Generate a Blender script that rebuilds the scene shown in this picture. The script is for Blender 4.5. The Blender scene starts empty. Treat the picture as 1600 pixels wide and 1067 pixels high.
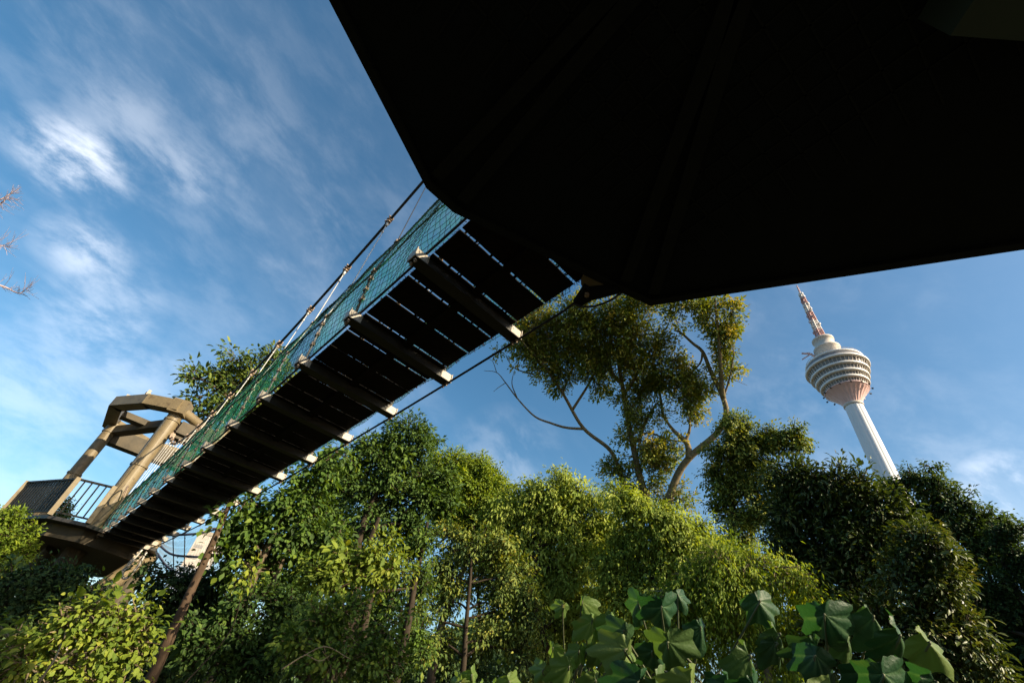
import bpy, bmesh, math, random
import numpy as np
from mathutils import Vector, Matrix
PI = math.pi
sc = bpy.context.scene
C = sc.collection

# ------------------------------------------------------------------ camera
PITCH, ROLL, FPX = 0.718854, 0.159258, 679.04
CAMP = np.array([0.0, 0.0, 1.6])
cp, sp, cr, sr = math.cos(PITCH), math.sin(PITCH), math.cos(ROLL), math.sin(ROLL)
FWD = np.array([0, cp, sp]); _up = np.array([0, -sp, cp]); _ri = np.array([1.0, 0, 0])
RI = cr * _ri + sr * _up
UP = -sr * _ri + cr * _up
cam = bpy.data.cameras.new('camera')
cam.lens = FPX / 1600 * 36.0; cam.sensor_width = 36.0; cam.clip_start = 0.05; cam.clip_end = 6000
co = bpy.data.objects.new('camera', cam); C.objects.link(co)
co.matrix_world = Matrix(((RI[0], UP[0], -FWD[0], CAMP[0]), (RI[1], UP[1], -FWD[1], CAMP[1]),
                          (RI[2], UP[2], -FWD[2], CAMP[2]), (0, 0, 0, 1)))
sc.camera = co

# ------------------------------------------------------------------ light
SUN_AZ, SUN_EL = math.radians(121), math.radians(26)
w = bpy.data.worlds.new('World'); sc.world = w; w.use_nodes = True
nt = w.node_tree; N = nt.nodes; LK = nt.links; N.clear()
out = N.new('ShaderNodeOutputWorld'); bg = N.new('ShaderNodeBackground'); bg.inputs['Strength'].default_value = 0.088
sky = N.new('ShaderNodeTexSky'); sky.sky_type = 'NISHITA'; sky.sun_disc = False
sky.sun_elevation = SUN_EL; sky.sun_rotation = SUN_AZ; sky.air_density = 1.0; sky.dust_density = 1.5; sky.ozone_density = 2.0
hs = N.new('ShaderNodeHueSaturation'); hs.inputs['Saturation'].default_value = 1.23; hs.inputs['Hue'].default_value = 0.488; hs.inputs['Value'].default_value = 1.0
LK.new(sky.outputs[0], hs.inputs['Color'])
geo = N.new('ShaderNodeNewGeometry')          # direction of view on the sky
tc = N.new('ShaderNodeTexCoord')
sx = N.new('ShaderNodeSeparateXYZ'); LK.new(tc.outputs['Generated'], sx.inputs[0])
def mth(op, a, b=None, nodes=N, links=LK):
    m = nodes.new('ShaderNodeMath'); m.operation = op
    for k, x in enumerate((a, b)):
        if x is None: continue
        if isinstance(x, (int, float)): m.inputs[k].default_value = x
        else: links.new(x, m.inputs[k])
    return m.outputs[0]
def ray(u, v):
    q = (u - 800) / FPX * RI - (v - 533.5) / FPX * UP + FWD
    return q / np.linalg.norm(q)
sa_ = ray(170, 300) - ray(60, 210); sa_ /= np.linalg.norm(sa_)          # the way the cirrus is combed
sc_n = np.cross(sa_, ray(115, 250)); sc_n /= np.linalg.norm(sc_n); sb_ = np.cross(sc_n, sa_)
def dotn(vec):
    v = N.new('ShaderNodeVectorMath'); v.operation = 'DOT_PRODUCT'; LK.new(tc.outputs['Generated'], v.inputs[0]); v.inputs[1].default_value = tuple(vec); return v.outputs['Value']
cv = N.new('ShaderNodeCombineXYZ'); LK.new(dotn(sa_ * 1.5), cv.inputs[0]); LK.new(dotn(sc_n * 3.0), cv.inputs[1]); LK.new(dotn(sb_ * 2.2), cv.inputs[2])
def noise(scale, detail, rough, dist, off):
    mp = N.new('ShaderNodeMapping'); mp.inputs['Location'].default_value = off; LK.new(cv.outputs[0], mp.inputs[0])
    n = N.new('ShaderNodeTexNoise'); n.inputs['Scale'].default_value = scale; n.inputs['Detail'].default_value = detail; n.inputs['Roughness'].default_value = rough; n.inputs['Distortion'].default_value = dist
    LK.new(mp.outputs[0], n.inputs['Vector']); return n.outputs[0]
def ramp(x, lo, hi):
    r = N.new('ShaderNodeMapRange'); r.interpolation_type = 'SMOOTHSTEP'; r.inputs['From Min'].default_value = lo; r.inputs['From Max'].default_value = hi; LK.new(x, r.inputs[0]); return r.outputs[0]
n1 = noise(1.5, 12, .60, .25, (1.3, .2, 4.1)); n2 = noise(.7, 4, .5, .2, (7.2, 3.1, .4)); n3 = noise(4.5, 12, .62, .2, (2.2, 9.1, 1.4))
cl = mth('MULTIPLY', mth('MULTIPLY', ramp(n1, .36, .72), ramp(n2, .34, .62)), 0.045)
cl = mth('ADD', cl, mth('MULTIPLY', mth('MULTIPLY', ramp(n3, .42, .75), ramp(n2, .30, .6)), .05))
def puff(az_dir, tight, gain):
    """a brighter knot of cirrus round a sky direction"""
    v = N.new('ShaderNodeVectorMath'); v.operation = 'DOT_PRODUCT'; nv = N.new('ShaderNodeVectorMath'); nv.operation = 'NORMALIZE'
    LK.new(tc.outputs['Generated'], nv.inputs[0]); LK.new(nv.outputs[0], v.inputs[0]); v.inputs[1].default_value = tuple(az_dir)
    a = mth('MULTIPLY', mth('SUBTRACT', v.outputs['Value'], 1 - tight), 1 / tight)
    a = mth('MAXIMUM', a, 0.0)
    return mth('MULTIPLY', mth('MULTIPLY', a, gain), mth('ADD', ramp(n3, .36, .64), mth('MULTIPLY', ramp(n1, .3, .7), .4)))
def puffs():
    tot = cl
    for u, v, t, g in ((92, 232, .0022, .55), (115, 252, .0022, .75), (140, 278, .002, .5), (190, 205, .003, .3), (120, 378, .0018, .5), (150, 405, .0016, .45), (165, 485, .004, .42), (290, 270, .0016, .3),
                       (60, 560, .012, .32), (230, 590, .003, .25), (30, 640, .02, .3), (60, 740, .03, .3), (300, 330, .05, .12), (560, 300, .05, .12), (100, 130, .06, .14),
                       (790, 735, .012, .55), (600, 690, .02, .25), (1596, 782, .003, 1.0), (1550, 760, .008, .3), (1290, 690, .02, .18)):
        tot = mth('ADD', tot, puff(ray(u, v), t, g * (.36 if t < .0045 else .17)))
    return mth('MINIMUM', tot, 0.85)
cmix = N.new('ShaderNodeMix'); cmix.data_type = 'RGBA'
LK.new(puffs(), cmix.inputs['Factor']); LK.new(hs.outputs[0], cmix.inputs['A']); cmix.inputs['B'].default_value = (9.5, 9.6, 10.0, 1)
LK.new(cmix.outputs['Result'], bg.inputs['Color']); LK.new(bg.outputs[0], out.inputs[0])

sl = bpy.data.lights.new('sun', 'SUN'); sl.energy = 5.0; sl.angle = math.radians(0.5); sl.color = (1.0, 0.85, 0.60)
so = bpy.data.objects.new('sun', sl); C.objects.link(so)
sd = Vector((math.sin(SUN_AZ) * math.cos(SUN_EL), math.cos(SUN_AZ) * math.cos(SUN_EL), math.sin(SUN_EL)))
so.rotation_euler = sd.to_track_quat('Z', 'Y').to_euler(); so.location = (30, -30, 40)
sc.view_settings.view_transform = 'Standard'; sc.view_settings.look = 'None'
sc.view_settings.exposure = 1.1; sc.view_settings.gamma = 1.0; sc.view_settings.use_curve_mapping = False
sc.render.engine = 'CYCLES'
sc.cycles.max_bounces = 6; sc.cycles.diffuse_bounces = 3; sc.cycles.glossy_bounces = 2; sc.cycles.transparent_max_bounces = 12
sc.cycles.use_adaptive_sampling = True; sc.cycles.adaptive_threshold = 0.02
sc.cycles.use_denoising = True

# ------------------------------------------------------------------ frames of reference
WM = 1.3
X0, Y0, Z0, SS = -0.356255 * WM, 2.218158 * WM, 2.240348 * WM + 1.6, 0.840126 * WM
AZ = -0.6990688
BD = np.array([math.sin(AZ), math.cos(AZ), 0]); BN = np.array([BD[1], -BD[0], 0])
def B(a, l, z):            # along the bridge, across it (right +), height
    return np.array([X0, Y0, 0]) + BD * a + BN * l + np.array([0, 0, z])
def zb(a):                 # underside height of the cross beams (a = metres along)
    i = max(-1.5, min(a / SS, 16.5)); return (2.240348 - .0639164 * i + .004640 * i * i - .0000814 * i ** 3) * WM + 1.6
def at(u, v, t): return CAMP + ray(u, v) * t
def onz(u, v, z):
    q = ray(u, v); return CAMP + q * (z - 1.6) / q[2]

# ------------------------------------------------------------------ materials
def new_mat(name):
    m = bpy.data.materials.new(name); m.use_nodes = True
    return m, m.node_tree.nodes, m.node_tree.links, m.node_tree.nodes['Principled BSDF']
def surf(name, c1, c2, rough=0.6, scale=6, metal=0.0, bump=0.15, detail=5, spots=None, stretch=(1, 1, 1), spec=0.4):
    m, n, l, p = new_mat(name)
    t = n.new('ShaderNodeTexCoord'); mpn = n.new('ShaderNodeMapping'); mpn.inputs['Scale'].default_value = stretch
    l.new(t.outputs['Object'], mpn.inputs[0])
    a = n.new('ShaderNodeTexNoise'); a.inputs['Scale'].default_value = scale; a.inputs['Detail'].default_value = detail; a.inputs['Roughness'].default_value = .65
    l.new(mpn.outputs[0], a.inputs['Vector'])
    r = n.new('ShaderNodeValToRGB'); r.color_ramp.elements[0].position = .32; r.color_ramp.elements[1].position = .68
    r.color_ramp.elements[0].color = (*c1, 1); r.color_ramp.elements[1].color = (*c2, 1); l.new(a.outputs[0], r.inputs[0])
    col = r.outputs[0]
    if spots:
        b = n.new('ShaderNodeTexNoise'); b.inputs['Scale'].default_value = scale * 2.3; b.inputs['Detail'].default_value = 6
        l.new(mpn.outputs[0], b.inputs['Vector'])
        rr = n.new('ShaderNodeValToRGB'); rr.color_ramp.elements[0].position = .58; rr.color_ramp.elements[1].position = .68; l.new(b.outputs[0], rr.inputs[0])
        mx = n.new('ShaderNodeMix'); mx.data_type = 'RGBA'; l.new(rr.outputs[0], mx.inputs['Factor']); l.new(col, mx.inputs['A']); mx.inputs['B'].default_value = (*spots, 1); col = mx.outputs['Result']
    l.new(col, p.inputs['Base Color']); p.inputs['Roughness'].default_value = rough; p.inputs['Metallic'].default_value = metal
    p.inputs['Specular IOR Level'].default_value = spec
    if bump:
        bn = n.new('ShaderNodeBump'); bn.inputs['Strength'].default_value = bump; bn.inputs['Distance'].default_value = .02
        l.new(a.outputs[0], bn.inputs['Height']); l.new(bn.outputs[0], p.inputs['Normal'])
    return m
def leafmat(name, cols, rough=.5, trans=.32, spec=.4, tcol=None):
    """cols: ramp of leaf colours read by each leaf's own tint"""
    m, n, l, p = new_mat(name)
    at_ = n.new('ShaderNodeAttribute'); at_.attribute_name = 'tint'
    r = n.new('ShaderNodeValToRGB'); e = r.color_ramp.elements
    e[0].color = (*cols[0], 1); e[1].position = 1.0; e[1].color = (*cols[-1], 1)
    for k in range(1, len(cols) - 1):
        el = e.new(k / (len(cols) - 1)); el.color = (*cols[k], 1)
    l.new(at_.outputs['Fac'], r.inputs[0]); l.new(r.outputs[0], p.inputs['Base Color'])
    p.inputs['Roughness'].default_value = rough; p.inputs['Specular IOR Level'].default_value = spec
    tr = n.new('ShaderNodeBsdfTranslucent')
    mu = n.new('ShaderNodeMix'); mu.data_type = 'RGBA'; mu.blend_type = 'MULTIPLY'; mu.inputs['Factor'].default_value = 1
    l.new(r.outputs[0], mu.inputs['A']); mu.inputs['B'].default_value = (*(tcol or (1.9, 1.7, .5)), 1); l.new(mu.outputs['Result'], tr.inputs[0])
    ms = n.new('ShaderNodeMixShader'); ms.inputs[0].default_value = trans
    l.new(p.outputs[0], ms.inputs[1]); l.new(tr.outputs[0], ms.inputs[2])
    l.new(ms.outputs[0], n['Material Output'].inputs[0]); return m
def netmat(name, col, alpha, scale):
    """fine woven mesh: threads with open holes between them"""
    m, n, l, p = new_mat(name)
    p.inputs['Base Color'].default_value = (*col, 1); p.inputs['Roughness'].default_value = .8
    t = n.new('ShaderNodeTexCoord'); ns = n.new('ShaderNodeTexNoise'); ns.inputs['Scale'].default_value = scale; ns.inputs['Detail'].default_value = 3
    l.new(t.outputs['UV'], ns.inputs['Vector'])
    tl = n.new('ShaderNodeBsdfTranslucent'); tl.inputs[0].default_value = (*col, 1)
    m1 = n.new('ShaderNodeMixShader'); m1.inputs[0].default_value = .5; l.new(p.outputs[0], m1.inputs[1]); l.new(tl.outputs[0], m1.inputs[2])
    tp = n.new('ShaderNodeBsdfTransparent'); ms = n.new('ShaderNodeMixShader')
    mr = n.new('ShaderNodeMapRange'); mr.inputs['From Min'].default_value = .35; mr.inputs['From Max'].default_value = .65
    mr.inputs['To Min'].default_value = -.12; mr.inputs['To Max'].default_value = .12; l.new(ns.outputs[0], mr.inputs[0])
    su = n.new('ShaderNodeSeparateXYZ'); l.new(t.outputs['UV'], su.inputs[0]); m2 = n.new('ShaderNodeMapRange'); m2.inputs['From Min'].default_value = 0; m2.inputs['From Max'].default_value = 6
    m2.inputs['To Min'].default_value = alpha - .32; m2.inputs['To Max'].default_value = alpha + .10; l.new(su.outputs[0], m2.inputs[0])
    ad = n.new('ShaderNodeMath'); ad.operation = 'ADD'; l.new(mr.outputs[0], ad.inputs[0]); l.new(m2.outputs[0], ad.inputs[1]); l.new(ad.outputs[0], ms.inputs[0]); l.new(tp.outputs[0], ms.inputs[1]); l.new(m1.outputs[0], ms.inputs[2])
    l.new(ms.outputs[0], n['Material Output'].inputs[0]); return m
M = {}
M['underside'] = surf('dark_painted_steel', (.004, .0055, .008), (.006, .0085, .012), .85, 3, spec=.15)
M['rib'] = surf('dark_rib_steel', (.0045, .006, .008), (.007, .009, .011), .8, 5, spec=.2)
M['green_steel'] = surf('green_painted_steel', (.018, .032, .030), (.026, .042, .038), .6, 2)
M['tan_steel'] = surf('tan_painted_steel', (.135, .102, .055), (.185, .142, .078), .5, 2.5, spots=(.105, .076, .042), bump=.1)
M['tan_dark'] = surf('shade_toned_steel', (.045, .036, .022), (.085, .066, .04), .7, 3)  # tan steel with the shade below the platform put into its colour
M['cream'] = surf('cream_painted_steel', (.27, .235, .19), (.40, .35, .29), .5, 14, spots=(.13, .07, .04), bump=.1)
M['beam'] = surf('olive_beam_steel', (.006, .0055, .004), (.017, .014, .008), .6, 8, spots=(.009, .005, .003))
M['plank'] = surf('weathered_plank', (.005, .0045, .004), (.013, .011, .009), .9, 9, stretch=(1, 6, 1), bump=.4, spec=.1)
M['fringe'] = surf('frayed_brown_fibre', (.20, .08, .04), (.42, .20, .11), .9, 30, spec=.1)
M['cable'] = surf('dark_wire_rope', (.02, .02, .022), (.05, .048, .045), .5, 60, metal=.3, stretch=(1, 1, 1))
M['cable_dark'] = surf('black_rope', (.012, .013, .016), (.03, .03, .032), .7, 60)
M['rod'] = surf('galvanised_rod', (.40, .39, .37), (.62, .60, .56), .45, 20, metal=.2)
M['white'] = surf('white_sleeve', (.7, .68, .63), (.82, .8, .75), .5, 20)
M['rust'] = surf('rusty_clamp', (.12, .075, .05), (.42, .32, .24), .6, 45, metal=.2, bump=.4)
M['green_rope'] = surf('green_twine', (.02, .045, .02), (.06, .10, .04), .9, 60)
M['net_strand'] = surf('black_net_twine', (.008, .02, .02), (.02, .04, .035), .8, 40, spec=.1)
M['net_blue'] = surf('navy_net_twine', (.02, .03, .07), (.04, .05, .10), .8, 40)
M['net'] = netmat('green_shade_net', (.045, .40, .21), .58, 9)
M['net_back'] = netmat('pale_green_shade_net', (.07, .42, .24), .46, 9)
M['bark'] = surf('grey_brown_bark', (.06, .045, .03), (.15, .115, .075), .85, 7, stretch=(1, 1, .35), bump=.6, spec=.15)
M['bark_pale'] = surf('pale_bark', (.12, .095, .06), (.27, .215, .135), .85, 8, stretch=(1, 1, .4), bump=.5, spots=(.12, .09, .05), spec=.15)
M['bark_red'] = surf('reddish_bark', (.042, .028, .019), (.105, .070, .045), .85, 9, stretch=(1, 1, .3), bump=.6, spots=(.06, .035, .02), spec=.1)
M['bark_dark'] = surf('dark_bark', (.022, .017, .012), (.055, .042, .03), .9, 8, stretch=(1, 1, .4), bump=.6, spec=.1)
M['twig_pink'] = surf('bare_pinkish_twig', (.33, .24, .24), (.46, .36, .36), .8, 12, spec=.1)
M['stem'] = surf('green_stem', (.05, .07, .03), (.10, .10, .05), .6, 12)

# leaf colours
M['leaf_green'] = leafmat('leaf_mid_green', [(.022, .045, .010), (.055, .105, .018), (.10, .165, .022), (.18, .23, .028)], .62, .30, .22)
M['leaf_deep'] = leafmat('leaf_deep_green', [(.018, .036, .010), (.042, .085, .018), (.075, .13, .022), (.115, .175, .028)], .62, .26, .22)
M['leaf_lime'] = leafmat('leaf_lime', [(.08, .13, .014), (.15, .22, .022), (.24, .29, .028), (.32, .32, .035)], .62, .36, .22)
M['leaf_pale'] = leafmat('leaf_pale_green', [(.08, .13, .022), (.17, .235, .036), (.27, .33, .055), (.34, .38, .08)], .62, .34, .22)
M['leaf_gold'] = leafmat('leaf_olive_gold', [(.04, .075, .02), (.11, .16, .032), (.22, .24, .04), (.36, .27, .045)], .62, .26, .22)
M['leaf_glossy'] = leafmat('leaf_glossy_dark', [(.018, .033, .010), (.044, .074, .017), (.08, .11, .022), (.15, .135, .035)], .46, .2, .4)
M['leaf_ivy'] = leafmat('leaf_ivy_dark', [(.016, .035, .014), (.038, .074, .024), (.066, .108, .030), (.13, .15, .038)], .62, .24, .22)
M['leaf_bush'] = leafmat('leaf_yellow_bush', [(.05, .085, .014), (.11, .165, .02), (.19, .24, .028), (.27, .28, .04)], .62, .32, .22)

# ------------------------------------------------------------------ object helpers
def tag(o, label=None, cat=None, group=None, kind=None):
    if label: o['label'] = label
    if cat: o['category'] = cat
    if group: o['group'] = group
    if kind: o['kind'] = kind
    return o
def empty(name, loc, label, cat, group=None):
    o = bpy.data.objects.new(name, None); C.objects.link(o); o.location = tuple(loc); o.empty_display_size = .3
    return tag(o, label, cat, group)
def link(name, me, mat, parent=None, smooth=False):
    if isinstance(mat, (list, tuple)):
        for m in mat: me.materials.append(m)
    else: me.materials.append(mat)
    o = bpy.data.objects.new(name, me); C.objects.link(o)
    if parent is not None:
        o.parent = parent
        off = Vector(parent.location)
        if parent.parent is not None: off = off + Vector(parent.parent.location)
        me.transform(Matrix.Translation(-off))
    if smooth: me.polygons.foreach_set('use_smooth', [True] * len(me.polygons))
    return o
class MB:
    """collects world-space shapes into one mesh"""
    def __init__(s): s.v = []; s.f = []; s.k = 0; s.uv = None
    def add(s, V, F):
        V = np.asarray(V, float); s.v.append(V); s.f += [tuple(i + s.k for i in q) for q in F]; s.k += len(V)
    def box(s, c, ax, ay, az, hx, hy, hz):
        c, ax, ay, az = (np.asarray(q, float) for q in (c, ax, ay, az))
        V = [c + ax * hx * i + ay * hy * j + az * hz * k for i in (-1, 1) for j in (-1, 1) for k in (-1, 1)]
        s.add(V, [(0, 1, 3, 2), (4, 6, 7, 5), (0, 4, 5, 1), (2, 3, 7, 6), (0, 2, 6, 4), (1, 5, 7, 3)])
    def beam(s, a, b, w_, h_, up=(0, 0, 1)):
        a, b = np.asarray(a, float), np.asarray(b, float); d = b - a; L = np.linalg.norm(d); d /= L
        sd_ = np.cross(d, up); sd_ /= np.linalg.norm(sd_); u = np.cross(sd_, d)
        s.box((a + b) / 2, d, sd_, u, L / 2, w_ / 2, h_ / 2)
    def tube(s, P, R, n=8, cap=True):
        P = [np.asarray(p, float) for p in P]
        if isinstance(R, (int, float)): R = [R] * len(P)
        ref = None; rings = []
        for i, p in enumerate(P):
            t = P[min(i + 1, len(P) - 1)] - P[max(i - 1, 0)]; t = t / (np.linalg.norm(t) + 1e-12)
            if ref is None: ref = np.cross(t, (0, 0, 1) if abs(t[2]) < .9 else (1, 0, 0))
            ref = ref - t * (ref @ t); ref /= np.linalg.norm(ref) + 1e-12
            b = np.cross(t, ref)
            rings.append([p + R[i] * (math.cos(2 * PI * k / n) * ref + math.sin(2 * PI * k / n) * b) for k in range(n)])
        V = [q for r in rings for q in r]; F = []
        for i in range(len(P) - 1):
            for k in range(n):
                F.append((i * n + k, i * n + (k + 1) % n, (i + 1) * n + (k + 1) % n, (i + 1) * n + k))
        if cap: F.append(tuple(range(n))[::-1]); F.append(tuple((len(P) - 1) * n + k for k in range(n)))
        s.add(V, F)
    def prism(s, poly, z0, z1):
        n = len(poly); V = [(x, y, z0) for x, y in poly] + [(x, y, z1) for x, y in poly]
        s.add(V, [tuple(range(n))[::-1], tuple(range(n, 2 * n))] + [(k, (k + 1) % n, n + (k + 1) % n, n + k) for k in range(n)])
    def lathe(s, c, prof, n=48, flute=None):
        V = []; F = []
        for r, z in prof:
            for k in range(n):
                a = 2 * PI * k / n; rr = r * (flute(k, z) if flute else 1)
                V.append((c[0] + rr * math.cos(a), c[1] + rr * math.sin(a), c[2] + z))
        for i in range(len(prof) - 1):
            for k in range(n): F.append((i * n + k, i * n + (k + 1) % n, (i + 1) * n + (k + 1) % n, (i + 1) * n + k))
        s.add(V, F)
    def mesh(s, name):
        me = bpy.data.meshes.new(name); me.from_pydata(np.concatenate(s.v).tolist(), [], s.f); me.update()
        return me
    def build(s, name, mat, parent=None, smooth=False): return link(name, s.mesh(name), mat, parent, smooth)
def catmull(P, n=6):
    P = [np.asarray(p, float) for p in P]
    if len(P) < 3: return [P[0] + (P[-1] - P[0]) * k / n for k in range(n + 1)]
    Q = [2 * P[0] - P[1]] + P + [2 * P[-1] - P[-2]]; out_ = []
    for i in range(1, len(Q) - 2):
        for k in range(n):
            t = k / n
            out_.append(.5 * ((2 * Q[i]) + (-Q[i - 1] + Q[i + 1]) * t + (2 * Q[i - 1] - 5 * Q[i] + 4 * Q[i + 1] - Q[i + 2]) * t * t + (-Q[i - 1] + 3 * Q[i] - 3 * Q[i + 1] + Q[i + 2]) * t ** 3))
    out_.append(P[-1]); return out_

# ------------------------------------------------------------------ ground
def ground():
    mb = MB(); rng = np.random.default_rng(3)
    xs = np.concatenate([-np.geomspace(3000, 4, 26), np.geomspace(4, 3000, 26)]); n = len(xs)
    V = []
    for y in xs:
        for x in xs:
            r = math.hypot(x, y); z = .12 * math.sin(x * .31 + 1) * math.cos(y * .27) * min(1, r / 8)
            V.append((x, y, z - .05))
    mb.add(V, [(j * n + i, j * n + i + 1, (j + 1) * n + i + 1, (j + 1) * n + i) for j in range(n - 1) for i in range(n - 1)])
    o = mb.build('ground', surf('forest_floor', (.025, .028, .012), (.06, .05, .028), .95, 3, spec=.1), None, True)
    tag(o, 'dark leaf-littered forest floor under the trees and walkway', 'ground', kind='structure')
ground()

# ------------------------------------------------------------------ near platform overhead
def near_platform():
    zt, z0 = 4.66, 4.50
    b = np.array([-.80, 1.74]); c = np.array([-.60, 1.905]); e = np.array([1.14, 2.52]); fdir = np.array([3.40 - 1.14, 1.47 - 2.52]); fdir /= np.linalg.norm(fdir)
    adir = np.array([-1.30 + .80, .69 - 1.74]); adir /= np.linalg.norm(adir)
    a = b + adir * 2.9; f2 = e + fdir * 3.4
    d = np.array([.86, 2.43])
    bk1 = a + np.array([.1, -2.0]); bk2 = a + np.array([1.9, -3.6]); f3 = f2 + np.array([.25, -2.2]); bk3 = f2 + np.array([-1.4, -3.9])
    poly = [b, c, d, e, f2, f3, bk3, bk2, bk1, a]; poly = [(p[0], p[1]) for p in poly][::-1]
    cen = np.mean(np.array(poly), 0)
    root = empty('lookout_platform', (cen[0], cen[1], 0), 'big dark octagonal lookout platform seen from right underneath, nearly black', 'platform')
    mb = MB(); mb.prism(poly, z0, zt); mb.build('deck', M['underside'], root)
    # rim beam round the edge, standing a little proud below the plate
    mb = MB(); n = len(poly)
    inn = [(cen[0] + (p[0] - cen[0]) * .975, cen[1] + (p[1] - cen[1]) * .975) for p in poly]
    for k in range(n):
        p, q, r, s_ = poly[k], poly[(k + 1) % n], inn[(k + 1) % n], inn[k]
        mb.add([(p[0], p[1], z0 - .001), (q[0], q[1], z0 - .001), (r[0], r[1], z0 - .001), (s_[0], s_[1], z0 - .001),
                (s_[0], s_[1], z0 - .035), (r[0], r[1], z0 - .035), (q[0], q[1], z0 - .035), (p[0], p[1], z0 - .035)],
               [(0, 3, 4, 7), (0, 7, 6, 1), (4, 5, 6, 7), (3, 2, 5, 4), (0, 1, 2, 3), (1, 6, 5, 2)])
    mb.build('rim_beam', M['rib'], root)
    mb = MB()
    for k, p in enumerate(poly):                      # radial ribs under the deck
        q = np.array([cen[0], cen[1]]); pp = np.array(p); v = pp - q
        s0 = q + v * .12; s1 = q + v * .95
        mb.beam((s0[0], s0[1], z0 - .022), (s1[0], s1[1], z0 - .022), .09, .04)
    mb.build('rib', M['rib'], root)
    mb = MB()                                         # expanded-metal mesh laid across the underside
    for k in range(-9, 10):
        for (dx, dy) in ((.82, .57), (-.57, .82)):
            o0 = np.array([cen[0] - dy * k * .16, cen[1] + dx * k * .16])
            p0 = o0 - np.array([dx, dy]) * 1.7; p1 = o0 + np.array([dx, dy]) * 1.7
            mb.beam((p0[0], p0[1], z0 - .005), (p1[0], p1[1], z0 - .005), .012, .006)
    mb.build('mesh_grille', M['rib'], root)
    # green girder crossing behind the far corner
    mb = MB(); mb.beam((1.72, .10, z0 - .19), (3.9, -.05, z0 - .19), .55, .30); mb.build('girder', M['green_steel'], root)
    for x, y in ((2.6, -1.6), (.0, -1.8)):
        mb = MB(); mb.tube([(x, y - .6, -.1), (x, y - .6, z0 - .04)], .2, 20); mb.build('column', M['tan_steel'], root, False)
        mb = MB(); mb.tube([(x, y, zt), (x, y, 8.9)], .17, 16); mb.build('mast_post', M['tan_steel'], root, False)
    for l in (-.62, .62):
        p = B(-1.0, l, 0); mb = MB(); mb.tube([(p[0], p[1], zt), (p[0], p[1], 8.9)], .13, 16); mb.build('mast_post', M['tan_steel'], root, False)
    # portal that takes the bridge cables, above the deck
    mb = MB(); mb.tube([B(-1.0, -.75, 8.85), B(-1.0, .8, 8.85)], .14, 12); mb.tube([B(-1.0, -.6, 8.85), (-.0, -1.6, 8.85)], .12, 12); mb.tube([B(-1.0, .6, 8.85), (2.6, -1.4, 8.85)], .12, 12); mb.build('head_beam', M['tan_steel'], root)
    # cable shoe bolted at the corner where the lower rope ends
    mb = MB()
    P = [onz(896, 473, 4.40), onz(913, 447, 4.44), onz(921, 452, 4.44), onz(960, 448, 4.46), onz(968, 455, 4.44), onz(925, 466, 4.40), onz(905, 476, 4.38)]
    n = len(P); V = [p + [0, 0, -.03] for p in P] + [p + [0, 0, .04] for p in P]
    mb.add(V, [tuple(range(n)), tuple(range(n, 2 * n))[::-1]] + [(k, n + k, n + (k + 1) % n, (k + 1) % n) for k in range(n)])
    sh = mb.build('cable_shoe', M['rib'], root)
    mb = MB(); q = onz(917, 459, 4.37); mb.tube([q, q + [0, 0, -.03]], .02, 6); mb.build('bolt', M['rust'], sh)
    # slack rope loop below the rim
    mb = MB(); mb.tube(catmull([onz(897, 475, 4.37), onz(910, 479, 4.33), onz(930, 478, 4.30), onz(952, 470, 4.34), onz(972, 457, 4.45)], 6), .010, 6)
    mb.build('rope_loop', M['cable_dark'], root, True)
near_platform()

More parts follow.
